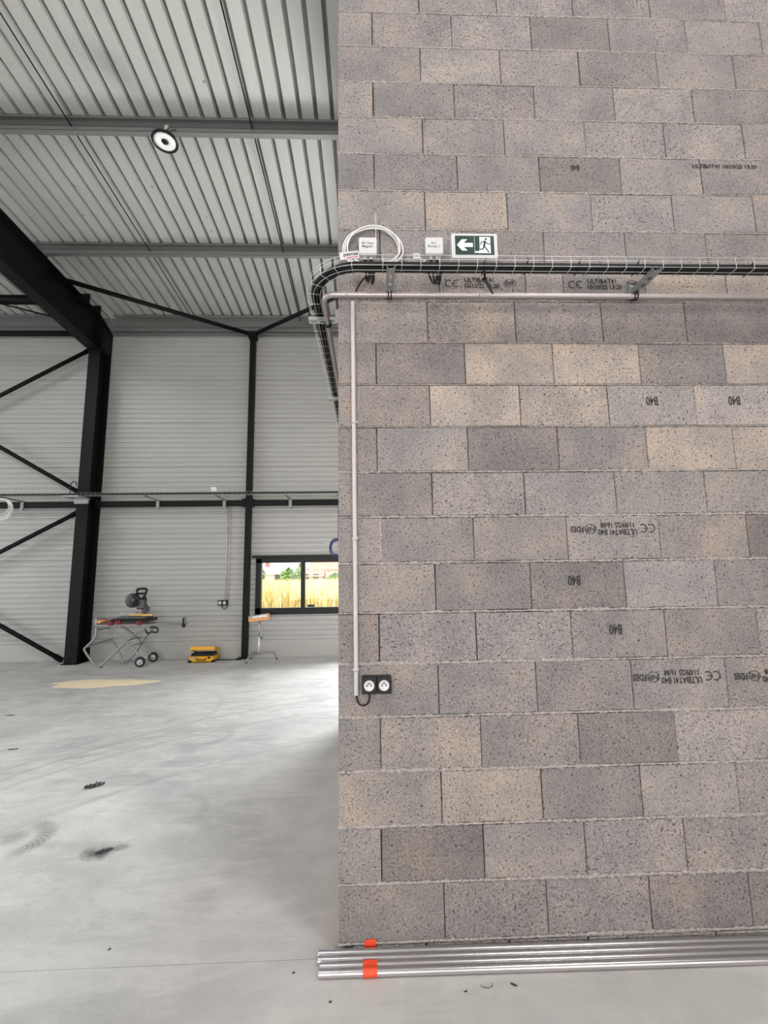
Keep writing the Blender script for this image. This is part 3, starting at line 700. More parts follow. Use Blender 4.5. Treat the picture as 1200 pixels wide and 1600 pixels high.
# brackets under the tray
def bracket(x, y, side, lab):
    """side False: on the front wall, arm towards the viewer; True: on the side wall, arm towards -X"""
    base = Vector((x, 0, 3.32)) if not side else Vector((0, y, 3.32))
    t = thing('tray_bracket', base, lab, 'bracket')
    def P(a, b, c):      # a along wall, b outwards, c height
        return (x+a, -b, c) if not side else (-b, y+a, c)
    def bb(mb, p, q): A = P(*p); B = P(*q); mb.bb([min(i, j) for i, j in zip(A, B)], [max(i, j) for i, j in zip(A, B)])
    mb = MB(); L = .20 if side else .238; w = .021
    zt = 3.343; zb = 3.318
    # channel with slots underneath: strips around three slots
    edges = [0.0, .04, .07, .10, .13, .16, .185, L]
    bb(mb, (-w, 0, zb), (-.008, L, zb+.002)); bb(mb, (.008, 0, zb), (w, L, zb+.002))
    for i in range(0, len(edges), 2): bb(mb, (-.008, edges[i], zb), (.008, edges[i+1], zb+.002))
    bb(mb, (-w, 0, zb), (-w+.002, L, zt)); bb(mb, (w-.002, 0, zb), (w, L, zt))
    bb(mb, (-w, 0, zt-.002), (-w+.009, L, zt)); bb(mb, (w-.009, 0, zt-.002), (w, L, zt))
    mb.build('arm', M['galv_light'], t)
    mb = MB(); bb(mb, (-.026, 0, 3.30), (.026, .003, 3.40)); bb(mb, (-.026, .003, 3.30), (-.023, .035, 3.385)); bb(mb, (.023, .003, 3.30), (.026, .035, 3.385)); mb.build('wall_plate', M['galv_light'], t)
    mb = MB(); c = Vector(P(.012, .034, 3.307)); ax = Vector((1, 0, 0)) if not side else Vector((0, 1, 0))
    for s in (-.008, .008):
        pts = []
        for k in range(12):
            a = 2*PI*k/12; o_ = Vector((0, math.cos(a), math.sin(a)))*.0185 if not side else Vector((math.cos(a), 0, math.sin(a)))*.0185
            pts.append(Vector(P(.0, PIPE if not side else PIPES, PZ)) + o_ + ax*s)
        mb.tube(pts, .0035, 6, closed=True)
    mb.build('pipe_clip', M['black_plastic'], t)
    mb = MB(); mb.lathe([(.001, -.01), (.008, -.01), (.008, 0), (.001, 0)], P(0, .012, 3.375), 'Y' if not side else 'X', 6); mb.build('bolt', M['galv_light'], t)
PIPE = .036; PIPES = .080; PZ = 3.304
bracket(.292, 0, False, 'galvanized tray bracket below the white cable coil')
bracket(1.700, 0, False, 'galvanized tray bracket to the right of the exit sign')
bracket(3.12, 0, False, 'galvanized tray bracket past the right edge of the photo')
bracket(0, .262, True, 'nearest galvanized tray bracket on the receding side of the corner')
bracket(0, 1.535, True, 'second galvanized tray bracket on the receding side of the corner')
bracket(0, 2.80, True, 'hindmost tray bracket on the side wall behind the corner')
# steel conduit following the tray
R = .06; pc = [(4.6, -PIPE, PZ), (1.0, -PIPE, PZ), (-.02, -PIPE, PZ)]
cx, cy = -PIPES+R, -PIPE+R
pts = [(4.6, -PIPE, PZ), (2.0, -PIPE, PZ), (cx, -PIPE, PZ)] + [(a, b, PZ) for a, b in arc(cx, cy, R, -PI/2, -PI, 10)][1:] + [(-PIPES, .6, PZ), (-PIPES, 3.4, PZ)]
t = thing('steel_conduit', (2, -PIPE, PZ), 'bare steel conduit running under the tray and round the corner', 'pipe')
MB().tube(pts, .0155, 12).build('pipe', M['conduit_metal'], t)
MB().tube([(.045, -PIPE, PZ), (.055, -PIPE, PZ)], .0185, 12).build('coupling', M['conduit_metal'], t)
MB().tube([(.785, -PIPE, PZ), (.80, -PIPE, PZ)], .0175, 12).build('coupling', M['conduit_metal'], t)
# vertical pvc conduit
t = thing('pvc_conduit', (.093, -.014, 1.15), 'vertical grey plastic conduit running down the wall to the socket', 'pipe')
MB().tube([(.085, -.016, 3.276), (.087, -.014, 2.6), (.093, -.014, 1.152)], .0118, 12, cap=False).build('pipe', M['grey_pvc'], t)
for z in (2.57, 1.936, 1.275):
    MB().tube([(.0925 if z < 2 else .088, -.014, z-.007), (.0925 if z < 2 else .088, -.014, z+.007)], .0150, 12).bb((.075, -.014, z-.007), (.108, 0, z+.007)).build('clip', M['grey_pvc'], t)
o = MB().tube([(.093, -.014, 1.20), (.093, -.014, 1.15), (.097, -.016, 1.125), (.110, -.02, 1.107), (.130, -.024, 1.103), (.148, -.028, 1.113), (.157, -.03, 1.135), (.158, -.03, 1.172)], .0045, 8).build('socket_cable', M['cable_black'], None, (.12, -.02, 1.12))
tag(o, 'short black cable looping from conduit end into the near double socket', 'cable')

# sockets
def double_socket(x, y, z, s, lab, cat='socket'):
    """x,z lower left; y the face the box stands on"""
    t = thing('double_socket', (x+.074*s, y, z), lab, cat)
    w, h, d = .148*s, .082*s, .052*s
    for k in (0, 1):
        MB().bb((x+k*w/2+.0008, y-d, z), (x+(k+1)*w/2-.0008, y, z+h), .004*s, 2).build('housing', M['black_plastic'], t)
        cx, cz = x + w/4 + k*w/2, z + h*.5
        f = MB().lathe([(.001, -.0012*s), (.0175*s, -.0012*s), (.0205*s, -.0055*s), (.025*s, -.0055*s), (.0265*s, 0)], (cx, y-d-.0005, cz), 'Y', 24).build('socket_face', M['white_plastic'], t)
        mb = MB()
        for dx, dz in ((-.009, .001), (.009, .001), (0, .010)): mb.lathe([(.0005, -.002), (.0036*s, -.002), (.0036*s, 0), (.0005, 0)], (cx+dx*s, y-d-.0012*s, cz+dz*s), 'Y', 8)
        mb.build('pin_holes', M['black_plastic'], f)
double_socket(.120, 0, 1.163, 1.0, 'black double power socket with two white faces on the block wall')

# junction boxes with glands, cables and handwriting
def jbox(cx, cz, lines, lab, tails):
    t = thing('junction_box', (cx, 0, cz), lab, 'junction box')
    bx = MB().bb((cx-.048, -.046, cz-.053), (cx+.048, 0, cz+.050), .007, 2).build('box', M['white_plastic'], t)
    MB().bb((cx-.052, -.052, cz-.052), (cx+.052, -.030, cz+.055), .010, 3).build('lid', M['white_plastic'], t)
    mb = MB()
    for k, l in enumerate(lines): add_text(mb, l, .020, cx-.002, cz+.014-.020*k, -.0526, .0003)
    mb.build('handwriting', M['pen'], t)
    for dx in (-.018, .018):
        MB().lathe([(.001, -.018), (.010, -.018), (.010, 0), (.001, 0)], (cx+dx, -.024, cz-.052), 'Z', 10).build('cable_gland', M['grey_pvc'], t)
    for k, (x0, x1, zz, yy) in enumerate(tails):
        o = MB().tube([(x0, -.024, cz-.06), (x0+.001, -.03, cz-.12), (x0+(x1-x0)*.3, -.07, zz+.06), (x0+(x1-x0)*.6, -.085, zz+.012), (x1, -.09, zz), (x1+.006, -.10, zz+.012), (x1+.008, -.115, zz+.04), (x1+.01, -.14, 3.378)], .0068, 8).build('box_cable', M['cable_black'], None, (x0, -.05, cz-.1))
        tag(o, ('black cable drooping from the %s gland of the box ' % ('left', 'right')[k]) + ('inside the coil' if cx < .3 else 'near the exit sign'), 'cable')
jbox(.173, 3.598, ('BC Vest', 'Magasin'), 'white junction box inside the coil, left one of two', ((.155, .172, 3.345, 0), (.191, .195, 3.335, 0)))
jbox(.552, 3.602, ('B.C', 'Bureau 1'), 'white junction box between the coil and the exit sign, right one of two', ((.534, .545, 3.345, 0), (.570, .562, 3.335, 0)))
o = MB().tube([(.172, -.10, 3.365), (.150, -.085, 3.372), (.125, -.06, 3.355), (.105, -.04, 3.33), (.095, -.025, 3.30)], .0048, 8).build('feed_cable', M['cable_black'], None, (.13, -.06, 3.35))
tag(o, 'thin black cable arching from the left box down behind the conduit', 'cable')
o = MB().tube([(.500, -.14, 3.37), (.515, -.10, 3.366), (.528, -.09, 3.345), (.542, -.095, 3.332), (.552, -.10, 3.338)], .0052, 8).build('feed_cable', M['cable_black'], None, (.52, -.1, 3.35))
tag(o, 'thin black cable hooking from the tray under the right box', 'cable')

# white cable coil
t = thing('cable_coil', (.2, -.06, 3.45), 'large white cable coil hung around the left junction box', 'cable coil')
for k, (rx, rz, dx, dz) in enumerate(((.172, .150, 0, 0), (.160, .146, -.012, -.002), (.166, .140, .006, -.006), (.150, .142, .004, .004))):
    pts = []
    for i in range(36):
        a = 2*PI*i/36; z = 3.588 + dz + rz*(1 if math.sin(a) > 0 else 1.32)*math.sin(a); pts.append((.202+dx+rx*math.cos(a)*(1 if math.sin(a) > -.3 else 1-.25*(-math.sin(a)-.3)), -.02-.006*k-(.10*max(0, -math.sin(a))), z))
    MB().tube(pts, .0048, 6, closed=True).build('loop', M['cable_white'], t)
MB().tube([(.335, -.07, 3.50), (.31, -.10, 3.465), (.27, -.13, 3.44), (.25, -.17, 3.41)], .004, 6).build('tail', M['cable_white'], t)
o = MB().tube([(.219, -.03, 3.62), (.219, -.045, 3.655), (.2195, -.03, 3.82)], .0018, 5).build('cable_end', M['cable_white'], None, (.219, -.03, 3.62))
tag(o, 'thin white wire standing up behind the left junction box', 'wire')
t = thing('circuit_tag', (.435, -.148, 3.42), 'small white tag on the tray between the two junction boxes', 'tag')
MB().bb((.418, -.150, 3.445), (.455, -.148, 3.475)).build('plate', M['white_plastic'], t)
mb = MB(); add_text(mb, '12U', .020, .436, 3.460, -.1508, .0003); mb.build('lettering', M['pen'], t)
MB().tube([(.450, -.149, 3.40), (.470, -.12, 3.44), (.478, -.10, 3.46), (.495, -.08, 3.49)], .004, 6).build('wire', M['cable_white'], t)

# ------------------------------------------------------------------ exit sign
t = thing('exit_sign', (.78, 0, 3.52), 'green and white emergency exit sign with arrow and running man', 'sign')
x0, x1, z0, z1, yf = .648, .912, 3.513, 3.668, -.068
MB().bb((x0, yf, z0), (x1, 0, z1), .006, 2).build('housing', M['white_plastic'], t)
MB().bb((x0+.020, yf-.002, z0+.020), (x1-.022, yf, z1-.018), 0).build('green_panel', M['sign_green'], t)
W_ = (x1-x0); yp = yf-.0026
def S3(u, v): return (x0+.020 + u*(W_-.042), yp, z0+.020 + v*(z1-z0-.038))
arrow = [(.04, .5), (.17, .80), (.315, .80), (.215, .61), (.45, .61), (.45, .39), (.215, .39), (.315, .20), (.17, .20)]
MB().poly([S3(*p) for p in arrow], (0, -.0006, 0)).build('arrow', M['sign_white'], t)
dp = MB().poly([S3(*p) for p in ((.625, .93), (.905, .93), (.905, .07), (.60, .07), (.50, .10), (.50, .17), (.60, .17), (.625, .40))], (0, -.0006, 0)).build('door_shape', M['sign_white'], t)
MB().poly([S3(*p) for p in ((.492, .97), (.498, .97), (.498, .03), (.492, .03))], (0, -.0004, 0)).build('divider', M['sign_white'], t)
mb = MB()
def limb(pts, w):
    for (a, b_) in zip(pts, pts[1:]):
        A = Vector(S3(*a)); B = Vector(S3(*b_)); A.y = B.y = yp-.0012; d = (B-A).normalized(); n = Vector((d.z, 0, -d.x))*w
        mb.poly([A+n-d*w*.6, B+n+d*w*.6, B-n+d*w*.6, A-n-d*w*.6], (0, -.0004, 0))
c_ = S3(.79, .81); mb.poly([(c_[0]+.0065*math.cos(2*PI*k/14), yp-.0012, c_[2]+.0065*math.sin(2*PI*k/14)) for k in range(14)], (0, -.0004, 0))
limb([(.765, .70), (.735, .42)], .0055); limb([(.76, .68), (.67, .66), (.65, .52)], .0026); limb([(.77, .66), (.83, .56), (.90, .56)], .0026)
limb([(.735, .42), (.70, .27), (.60, .28)], .0032); limb([(.745, .42), (.80, .28), (.855, .12)], .0032)
mb.build('running_man', M['sign_green'], t)

# ------------------------------------------------------------------ steel tubes on the floor
for k in range(4):
    ya, xs_ = -.028 - .0345*k, (-.088, -.086, -.074, -.075)[k]
    yb = ya - .038; r = .0168
    p, q = Vector((xs_, ya, r+.0005)), Vector((3.0, yb, r+.0005)); d = (q-p).normalized()
    t = thing('steel_tube', (1.4, (ya+yb)/2, 0), ('shiny steel tube on the floor, closest to the block wall', 'shiny steel tube on the floor, second out from the block wall', 'shiny steel tube on the floor, third out from the block wall', 'shiny steel tube on the floor, furthest out from the block wall')[k], 'tube', 'steel tubes along the foot of the wall')
    MB().tube([p, q], r, 16, cap=False).tube([p+d*.001, q-d*.001], r*.9, 16, cap=False).build('pipe', M['steel_tube'], t)
    MB().tube([p+d*.06, p+d*.061], r*.9, 16).build('inner_shadow', M['hollow'], t)
mb = MB(); pts = []
ya = -.028-.0345*2-.0027; yb = -.028-.0345*3-.0027; rr = .0182; z = .0185
prof = [(yb+rr*math.cos(a), z+rr*math.sin(a)) for a in [math.radians(v) for v in range(260, 90, -15)]] + [(yb+.004, z+rr-.001), ((ya+yb)/2, z+rr*.80), (ya-.004, z+rr-.001)] + [(ya+rr*math.cos(a), z+rr*math.sin(a)) for a in [math.radians(v) for v in range(85, -80, -15)]]
b = mb.b; A = [b.verts.new((.118, y, max(z_, .0008))) for y, z_ in prof]; B = [b.verts.new((.182, y-.0006, max(z_, .0008))) for y, z_ in prof]
for i in range(len(prof)-1): b.faces.new((A[i], B[i], B[i+1], A[i+1]))
tag(mb.build('tape_band', M['tape'], None, (.15, -.1, 0)), 'orange-red tape wrapped over the two outer steel tubes', 'tape')
o = MB().poly([(.122, -.006, .001), (.180, -.006, .001), (.178, -.004, .054), (.125, -.004, .050)], (0, .0015, 0)).build('tape_flap', M['tape'], None, (.15, -.005, 0))
tag(o, 'red tape end standing up between tubes and block wall', 'tape')
# bits of rubble at the corner foot
for k, (x, y, s) in enumerate(((.015, -.006, .016), (.035, -.004, .010), (-.012, .02, .008), (.055, -.005, .009))):
    b = MB(); r = bmesh.ops.create_icosphere(b.b, subdivisions=1, radius=s)
    rnd = random.Random(k)
    for v in b.b.verts: v.co *= rnd.uniform(.7, 1.1)
    bmesh.ops.translate(b.b, verts=b.b.verts, vec=(x, y-s*.2, s*.72))
    tag(b.build('mortar_crumb', M['mortar'], None, (x, y, 0)), 'pale mortar crumb at the foot of the wall corner', 'rubble', 'mortar crumbs at the wall corner')

# ------------------------------------------------------------------ floor debris
def scrap(name, x, y, L, w, h, ang, lab, mat='debris_dark', seed=1, n=9):
    rnd = random.Random(seed); mb = MB(); R = Matrix.Rotation(ang, 3, 'Z')
    rows = []
    for i in range(n):
        u = (i/(n-1)-.5)*L; ww = w*math.sin(PI*(i+.6)/(n+.2))
        row = []
        for j in range(4):
            v = (j/3-.5)*ww; p = R @ Vector((u, v+rnd.uniform(-.15, .15)*w, 0)); z = .0015 + h*(.35+.65*rnd.random()*abs(math.sin(i*1.3+seed)))*(1 if j in (1, 2) else .2)
            row.append(mb.b.verts.new((x+p.x, y+p.y, z)))
        rows.append(row)
    for A, B in zip(rows, rows[1:]):
        for j in range(3): mb.b.faces.new((A[j], A[j+1], B[j+1], B[j]))
    r = bmesh.ops.extrude_face_region(mb.b, geom=list(mb.b.faces)); bmesh.ops.translate(mb.b, verts=[v for v in r['geom'] if isinstance(v, bmesh.types.BMVert)], vec=(0, 0, -.0013))
    return tag(mb.build(name, M[mat], None, (x, y, 0)), lab, 'debris')
scrap('plastic_scrap', -2.19, 1.80, .15, .085, .028, .55, 'crumpled black scrap lying alone on the grey floor', seed=3, n=11)
scrap('floor_scrap', -4.52, 3.90, .12, .03, .01, 0, 'dark flat scrap at the left edge of the floor, by the joint', seed=4)
scrap('floor_scrap', -3.56, 2.70, .10, .025, .008, .1, 'dark splinter at the left edge of the floor, nearer the viewer', seed=5)
scrap('dust_clump', -1.57, .86, .10, .05, .012, .6, 'small dark clump of swept dust in the round stain', seed=6)
scrap('cable_offcut', .765, -.205, .030, .009, .006, -.5, 'tiny black offcut lying in front of the steel tubes', seed=7, n=5)
scrap('cable_offcut', .553, -.225, .014, .006, .004, .2, 'tiny dark speck in front of the tubes, left of the offcut', seed=8, n=5)
scrap('pebble', -.015, -.245, .012, .009, .005, .2, 'tiny dark pebble on the floor under the left tube ends', seed=9, n=5)
scrap('pebble', -.19, -.10, .012, .009, .005, .2, 'tiny dark pebble left of the tube ends, nearest one', seed=10, n=5)
scrap('pebble', -1.09, .07, .014, .009, .005, .9, 'tiny dark pebble on the open floor by the stain joint', seed=11, n=5)
o = MB().tube([(.62+.0, -.20, .002), (.632, -.212, .003), (.655, -.216, .002), (.672, -.207, .003), (.676, -.195, .002)], .0011, 4).build('wire_curl', M['debris_dark'], None, (.65, -.2, 0)); tag(o, 'thin curled hair-like wire in front of the steel tubes', 'debris')
# sawdust
rnd = random.Random(3); b = bmesh.new(); c0 = b.verts.new((-4.35, 5.62, .012)); ringv = []
N = 60
for sc, z in ((.45, .010), (.8, .005), (1.0, .0006)):
    L = []
    for k in range(N):
        a = 2*PI*k/N; q = sc*(1 + .10*math.sin(3*a+1)+.07*math.sin(7*a)+rnd.uniform(-.05, .05)); L.append(b.verts.new((-4.35+.85*q*math.cos(a), 5.62+.30*q*math.sin(a), z+rnd.uniform(0, .002)*(z > .001))))
    ringv.append(L)
for k in range(N):
    b.faces.new((c0, ringv[0][k], ringv[0][(k+1) % N]))
    for A, B in zip(ringv, ringv[1:]): b.faces.new((A[k], B[k], B[(k+1) % N], A[(k+1) % N]))
bmesh.ops.recalc_face_normals(b, faces=b.faces)
me = bpy.data.meshes.new('sawdust'); b.to_mesh(me); b.free(); me.materials.append(M['sawdust']); o = place(me, 'sawdust', (0, 0, 0), None)
tag(o, 'patch of pale yellow sawdust on the floor before the saw stand', 'sawdust', kind='stuff')

# ------------------------------------------------------------------ saw stand and mitre saw
def back(p): return (.167+(p[0]+.0-.167)*1.052, 7.42, 1.75+(p[1]-1.75)*1.052)
def fr_(p, y=6.95): return (p[0], y, p[1])
t = thing('saw_stand', (-4.75, 7.15, 0), 'folding wheeled saw stand of bent grey tubes before the far wall', 'saw stand')
tr_ = .021
def smooth(pts, n=4):
    P = [Vector(p) for p in pts]; out = []
    for i in range(len(P)-1):
        a = P[max(i-1, 0)]; b_ = P[i]; c = P[i+1]; d = P[min(i+2, len(P)-1)]
        for k in range(n):
            s = k/n; out.append(.5*((2*b_)+(-a+c)*s+(2*a-5*b_+4*c-d)*s*s+(-a+3*b_-3*c+d)*s**3))
    out.append(P[-1]); return out
A_ = [(-5.29, .78), (-5.30, .58), (-5.45, .41), (-5.48, .33), (-5.24, .035), (-5.14, .035), (-5.02, .15), (-4.73, .44), (-4.56, .60), (-4.33, .73)]
B_ = [(-5.28, .47), (-5.22, .44), (-5.14, .35), (-5.03, .15), (-4.98, .03), (-4.90, .03), (-4.72, .20), (-4.62, .38), (-4.39, .70)]
MB().tube(smooth([fr_(p) for p in A_]), tr_, 8).build('folding_leg', M['tube_grey'], t)
MB().tube(smooth([(-5.46, 6.95, .40)] + [(p[0], 7.42, p[1]) for p in B_]), tr_, 8).build('folding_leg', M['tube_grey'], t)
C_ = [(-5.05, .74), (-4.90, .66), (-4.70, .50), (-4.60, .40), (-4.50, .33), (-4.40, .14)]
MB().tube(smooth([fr_(p) for p in C_]), tr_, 8).build('wheel_leg', M['tube_grey'], t)
MB().tube(smooth([(p[0]-.02, 7.42, p[1]+.01) for p in C_]), tr_, 8).build('wheel_leg', M['tube_grey'], t)
for x, z in ((-4.63, .52), (-5.29, .72), (-4.60, .40)):
    MB().tube([(x, 6.95, z), (x, 7.42, z)], .013, 8).build('cross_tube', M['tube_grey'], t)
MB().tube([(-4.38, 6.93, .10), (-4.38, 7.46, .10)], .010, 8).build('axle', M['tube_grey'], t)
for y in (6.925, 7.465):
    wl = MB().lathe([(.06, -.022), (.092, -.024), (.10, -.012), (.10, .012), (.092, .024), (.06, .022), (.06, -.022)], (-4.38, y, .10), 'Y', 28).build('wheel', M['rubber'], t)
    MB().lathe([(.001, -.014), (.018, -.018), (.024, -.008), (.055, -.010), (.062, -.016), (.062, .016), (.055, .010), (.001, .014)], (-4.38, y, .10), 'Y', 20).build('hub', M['galv_light'], wl)
for y in (6.99, 7.38): MB().bb((-5.33, y-.016, .785), (-4.32, y+.016, .825), .004).build('top_rail', M['tube_grey'], t)
for y in (7.10, 7.27):
    MB().tube([(-5.36, y, .835), (-3.62, y, .785)], .013, 8).build('extension_bar', M['tube_grey'], t)
MB().bb((-3.66, 7.08, .73), (-3.61, 7.14, .80), .005).bb((-3.655, 7.08, .80), (-3.635, 7.12, .92)).build('end_stop', M['black_plastic'], t)
MB().bb((-3.665, 7.14, .78), (-3.657, 7.30, .94)).build('stop_plate', M['galv_light'], t)
MB().bb((-5.37, 7.02, .82), (-5.33, 7.36, .94), .004).build('end_bracket', M['galv_light'], t)
MB().tube([(-5.29, 7.02, .875), (-5.29, 7.36, .875)], .032, 12).build('support_roller', M['orange'], t)
for x, z in ((-5.02, .85), (-4.87, .87), (-4.46, .85)):
    MB().bb((x-.05, 6.93, z-.04), (x+.05, 7.0, z+.035), .012).tube([(x, 6.93, z), (x, 6.90, z)], .03, 10).build('clamp_lever', M['red'], t)
MB().bb((-5.06, 7.0, .865), (-4.28, 7.36, .925), .008).build('mount_bar', M['black_plastic'], t)
MB().tube(smooth([(-4.34, 6.96, .73), (-4.27, 6.95, .64), (-4.20, 6.95, .67), (-4.10, 6.95, .66), (-4.08, 6.95, .72), (-4.13, 6.95, .76), (-4.24, 6.95, .76)]), .016, 8).build('grip_handle', M['black_plastic'], t)
MB().tube([(-5.14, 6.95, .0), (-5.14, 6.95, .025)], .02, 8).tube([(-4.95, 7.42, .0), (-4.95, 7.42, .025)], .02, 8).build('rubber_foot', M['rubber'], t)

t = thing('mitre_saw', (-4.62, 7.2, .925), 'dark mitre saw with upright head mounted on the saw stand', 'saw')
MB().bb((-4.95, 7.02, .925), (-4.35, 7.34, .965), .01).lathe([(.001, .04), (.15, .04), (.16, .0), (.001, 0)], (-4.62, 7.18, .935), 'Z', 24).build('base', M['guard'], t)
MB().bb((-5.0, 7.24, .965), (-4.66, 7.265, 1.045), .004).build('fence', M['galv_light'], t)
MB().bb((-4.58, 7.24, .965), (-4.36, 7.265, 1.055), .004).build('fence', M['galv_light'], t)
MB().bb((-4.53, 7.16, .965), (-4.45, 7.36, 1.14), .015).tube([(-4.50, 7.30, 1.10), (-4.53, 7.25, 1.25)], .045, 10).build('arm', M['guard'], t)
def turned(prof, c, ang, seg=28):
    mb = MB(); mb.lathe(prof, (0, 0, 0), 'Y', seg); Rm = Matrix.Rotation(ang, 4, 'Z'); Rm.translation = c; bmesh.ops.transform(mb.b, matrix=Rm, verts=mb.b.verts); return mb
turned([(.001, -.035), (.13, -.035), (.15, -.02), (.15, .02), (.13, .035), (.001, .035)], (-4.71, 7.16, 1.285), 1.05).build('blade_guard', M['guard'], t)
turned([(.001, -.045), (.045, -.045), (.05, -.036), (.001, -.036)], (-4.71, 7.16, 1.285), 1.05).build('arbor_cover', M['tube_grey'], t)
turned([(.001, -.010), (.125, -.010), (.125, -.004), (.001, -.004)], (-4.70, 7.17, 1.262), 1.05).build('blade', M['tube_grey'], t)
MB().tube([(-4.60, 7.02, 1.22), (-4.56, 7.32, 1.30)], [.055, .06], 14).tube([(-4.66, 7.12, 1.40), (-4.50, 7.15, 1.20)], .045, 10).build('motor', M['black_plastic'], t)
MB().bb((-4.61, 7.08, 1.10), (-4.46, 7.20, 1.30), .03).build('gear_housing', M['guard'], t)
MB().tube(smooth([(-4.62, 7.15, 1.42), (-4.63, 7.15, 1.50), (-4.54, 7.15, 1.52), (-4.45, 7.15, 1.51), (-4.45, 7.15, 1.44), (-4.50, 7.15, 1.33), (-4.56, 7.15, 1.27)]), .025, 8).tube([(-4.62, 7.15, 1.42), (-4.47, 7.15, 1.42)], .024, 8).build('handle', M['black_plastic'], t)
o = MB().box((-4.47, 7.08, .998), (.46, .10, .034), Matrix.Rotation(.03, 3, 'Y'), .002).build('wood_offcut', M['wood'], None, (-4.47, 7.08, .97)); tag(o, 'short yellow wooden batten lying on the mitre saw table', 'wood')

# ------------------------------------------------------------------ yellow tool case
t = thing('tool_case', (-3.3, 7.42, 0), 'open yellow tool case on the floor against the far wall', 'tool case')
x0, x1, y0, y1 = -3.56, -3.06, 7.27, 7.60
mb = MB(); mb.bb((x0, y0, .012), (x1, y1, .03)).bb((x0, y0, .012), (x1, y0+.018, .125), .004).bb((x0, y1-.018, .012), (x1, y1, .125)).bb((x0, y0, .012), (x0+.018, y1, .125)).bb((x1-.018, y0, .012), (x1, y1, .125)); mb.build('case_body', M['yellow'], t)
mb = MB(); R = Matrix.Rotation(-.30, 3, 'X'); c = Vector(((x0+x1)/2, 7.46, .232))
for d, s in (((0, 0, .03), (.50, .32, .015)), ((0, -.155, 0), (.50, .014, .07)), ((-.243, 0, 0), (.014, .32, .07)), ((.243, 0, 0), (.014, .32, .07))): mb.box(c + R @ Vector(d), s, R, .003)
mb.build('lid', M['yellow'], t)
MB().bb((x0+.02, y0+.02, .03), (x1-.02, y1-.05, .185), .02).build('tools_inside', M['black_plastic'], t)
MB().bb((x0-.025, y0-.012, 0), (x0+.05, y0+.05, .05), .008).bb((x1-.05, y0-.012, 0), (x1+.015, y0+.05, .05), .008).bb((x0, y0-.01, 0), (x1, y1, .014)).build('corner_guard', M['black_plastic'], t)
MB().tube([(-3.40, y0-.01, .10), (-3.40, y0-.035, .06), (-3.22, y0-.035, .06), (-3.22, y0-.01, .10)], .011, 6).build('carry_handle', M['black_plastic'], t)
MB().bb((-3.49, y0-.012, .08), (-3.44, y0, .12)).build('latch', M['galv_light'], t)
MB().bb((-3.18, y0-.012, .08), (-3.13, y0, .12)).build('latch', M['black_plastic'], t)
o = MB().tube([(-3.04, 7.5, .012), (-2.85, 7.46, .012), (-2.70, 7.47, .012), (-2.62, 7.47, .012)], .010, 6).tube([(-2.66, 7.47, .02), (-2.55, 7.47, .03)], .022, 8).build('power_lead', M['black_plastic'], None, (-2.8, 7.47, 0)); tag(o, 'black lead and plug on the floor between tool case and post', 'cable')

# roller stand
t = thing('roller_stand', (-2.16, 7.36, 0), 'slim roller stand with an orange roller beside the slim post', 'roller stand')
MB().tube([(-2.36, 7.34, .875), (-1.98, 7.34, .92)], .040, 16).build('roller', M['wire'], t)
MB().tube([(-2.385, 7.34, .865), (-2.362, 7.34, .868)], .045, 12).tube([(-1.978, 7.34, .913), (-1.955, 7.34, .916)], .045, 12).bar((-2.38, 7.34, .822), (-1.96, 7.34, .868), .075, .05).build('roller_frame', M['orange'], t)
MB().tube([(-2.165, 7.36, .45), (-2.165, 7.36, .81)], .016, 10).build('inner_post', M['galv_light'], t)
MB().tube([(-2.165, 7.36, .12), (-2.165, 7.36, .48)], .022, 10).build('outer_post', M['wire'], t)
MB().tube([(-2.14, 7.36, .46), (-2.10, 7.36, .46)], .012, 8).build('clamp_knob', M['black_plastic'], t)
for pts in ([(-2.165, 7.36, .15), (-2.25, 7.22, .14), (-2.32, 7.12, .10), (-2.345, 7.09, .015)], [(-2.165, 7.36, .15), (-1.98, 7.40, .16), (-1.86, 7.43, .13), (-1.81, 7.44, .015)], [(-2.165, 7.36, .15), (-2.28, 7.48, .15), (-2.36, 7.55, .12), (-2.38, 7.57, .015)]):
    lg = MB().tube(smooth(pts), .018, 8).build('leg', M['tube_grey'], t)
    MB().tube([(pts[-1][0], pts[-1][1], 0), (pts[-1][0], pts[-1][1], .03)], .017, 8).build('rubber_foot', M['rubber'], lg)

# ------------------------------------------------------------------ far cable tray, coils, small socket
t = thing('cable_tray', (-4, 7.05, 3.45), 'long wire mesh cable tray carried in front of the far wall', 'cable tray')
for y, z in ((6.96, 3.452), (7.03, 3.45), (7.12, 3.452), (6.96, 3.505), (7.12, 3.505)): MB().tube([(-12.1, y, z), (.1, y, z)], .003, 5).build('long_wire', M['galv'], t)
b = MB(); b.tube([(0, -.08, .055), (0, -.08, 0), (0, .08, 0), (0, .08, .055)], .0028, 4); fme = b.mesh('cross_wire'); fme.materials.append(M['galv'])
x = -12.0
while x < .05: place(fme, 'cross_wire', (x, 7.04, 3.45), t); x += .1
for k, (y, z, r) in enumerate(((6.985, 3.466, .012), (7.01, 3.466, .011), (6.998, 3.486, .010))):
    o = MB().tube([(-12.0+i*.5, y+.004*math.sin(i*1.7+k), z) for i in range(25)], r, 6).build('power_cable', M['cable_black'], None, (-4, y, z))
    tag(o, 'black cable lying in the tray along the far wall', 'cable', 'black cables in the far tray')
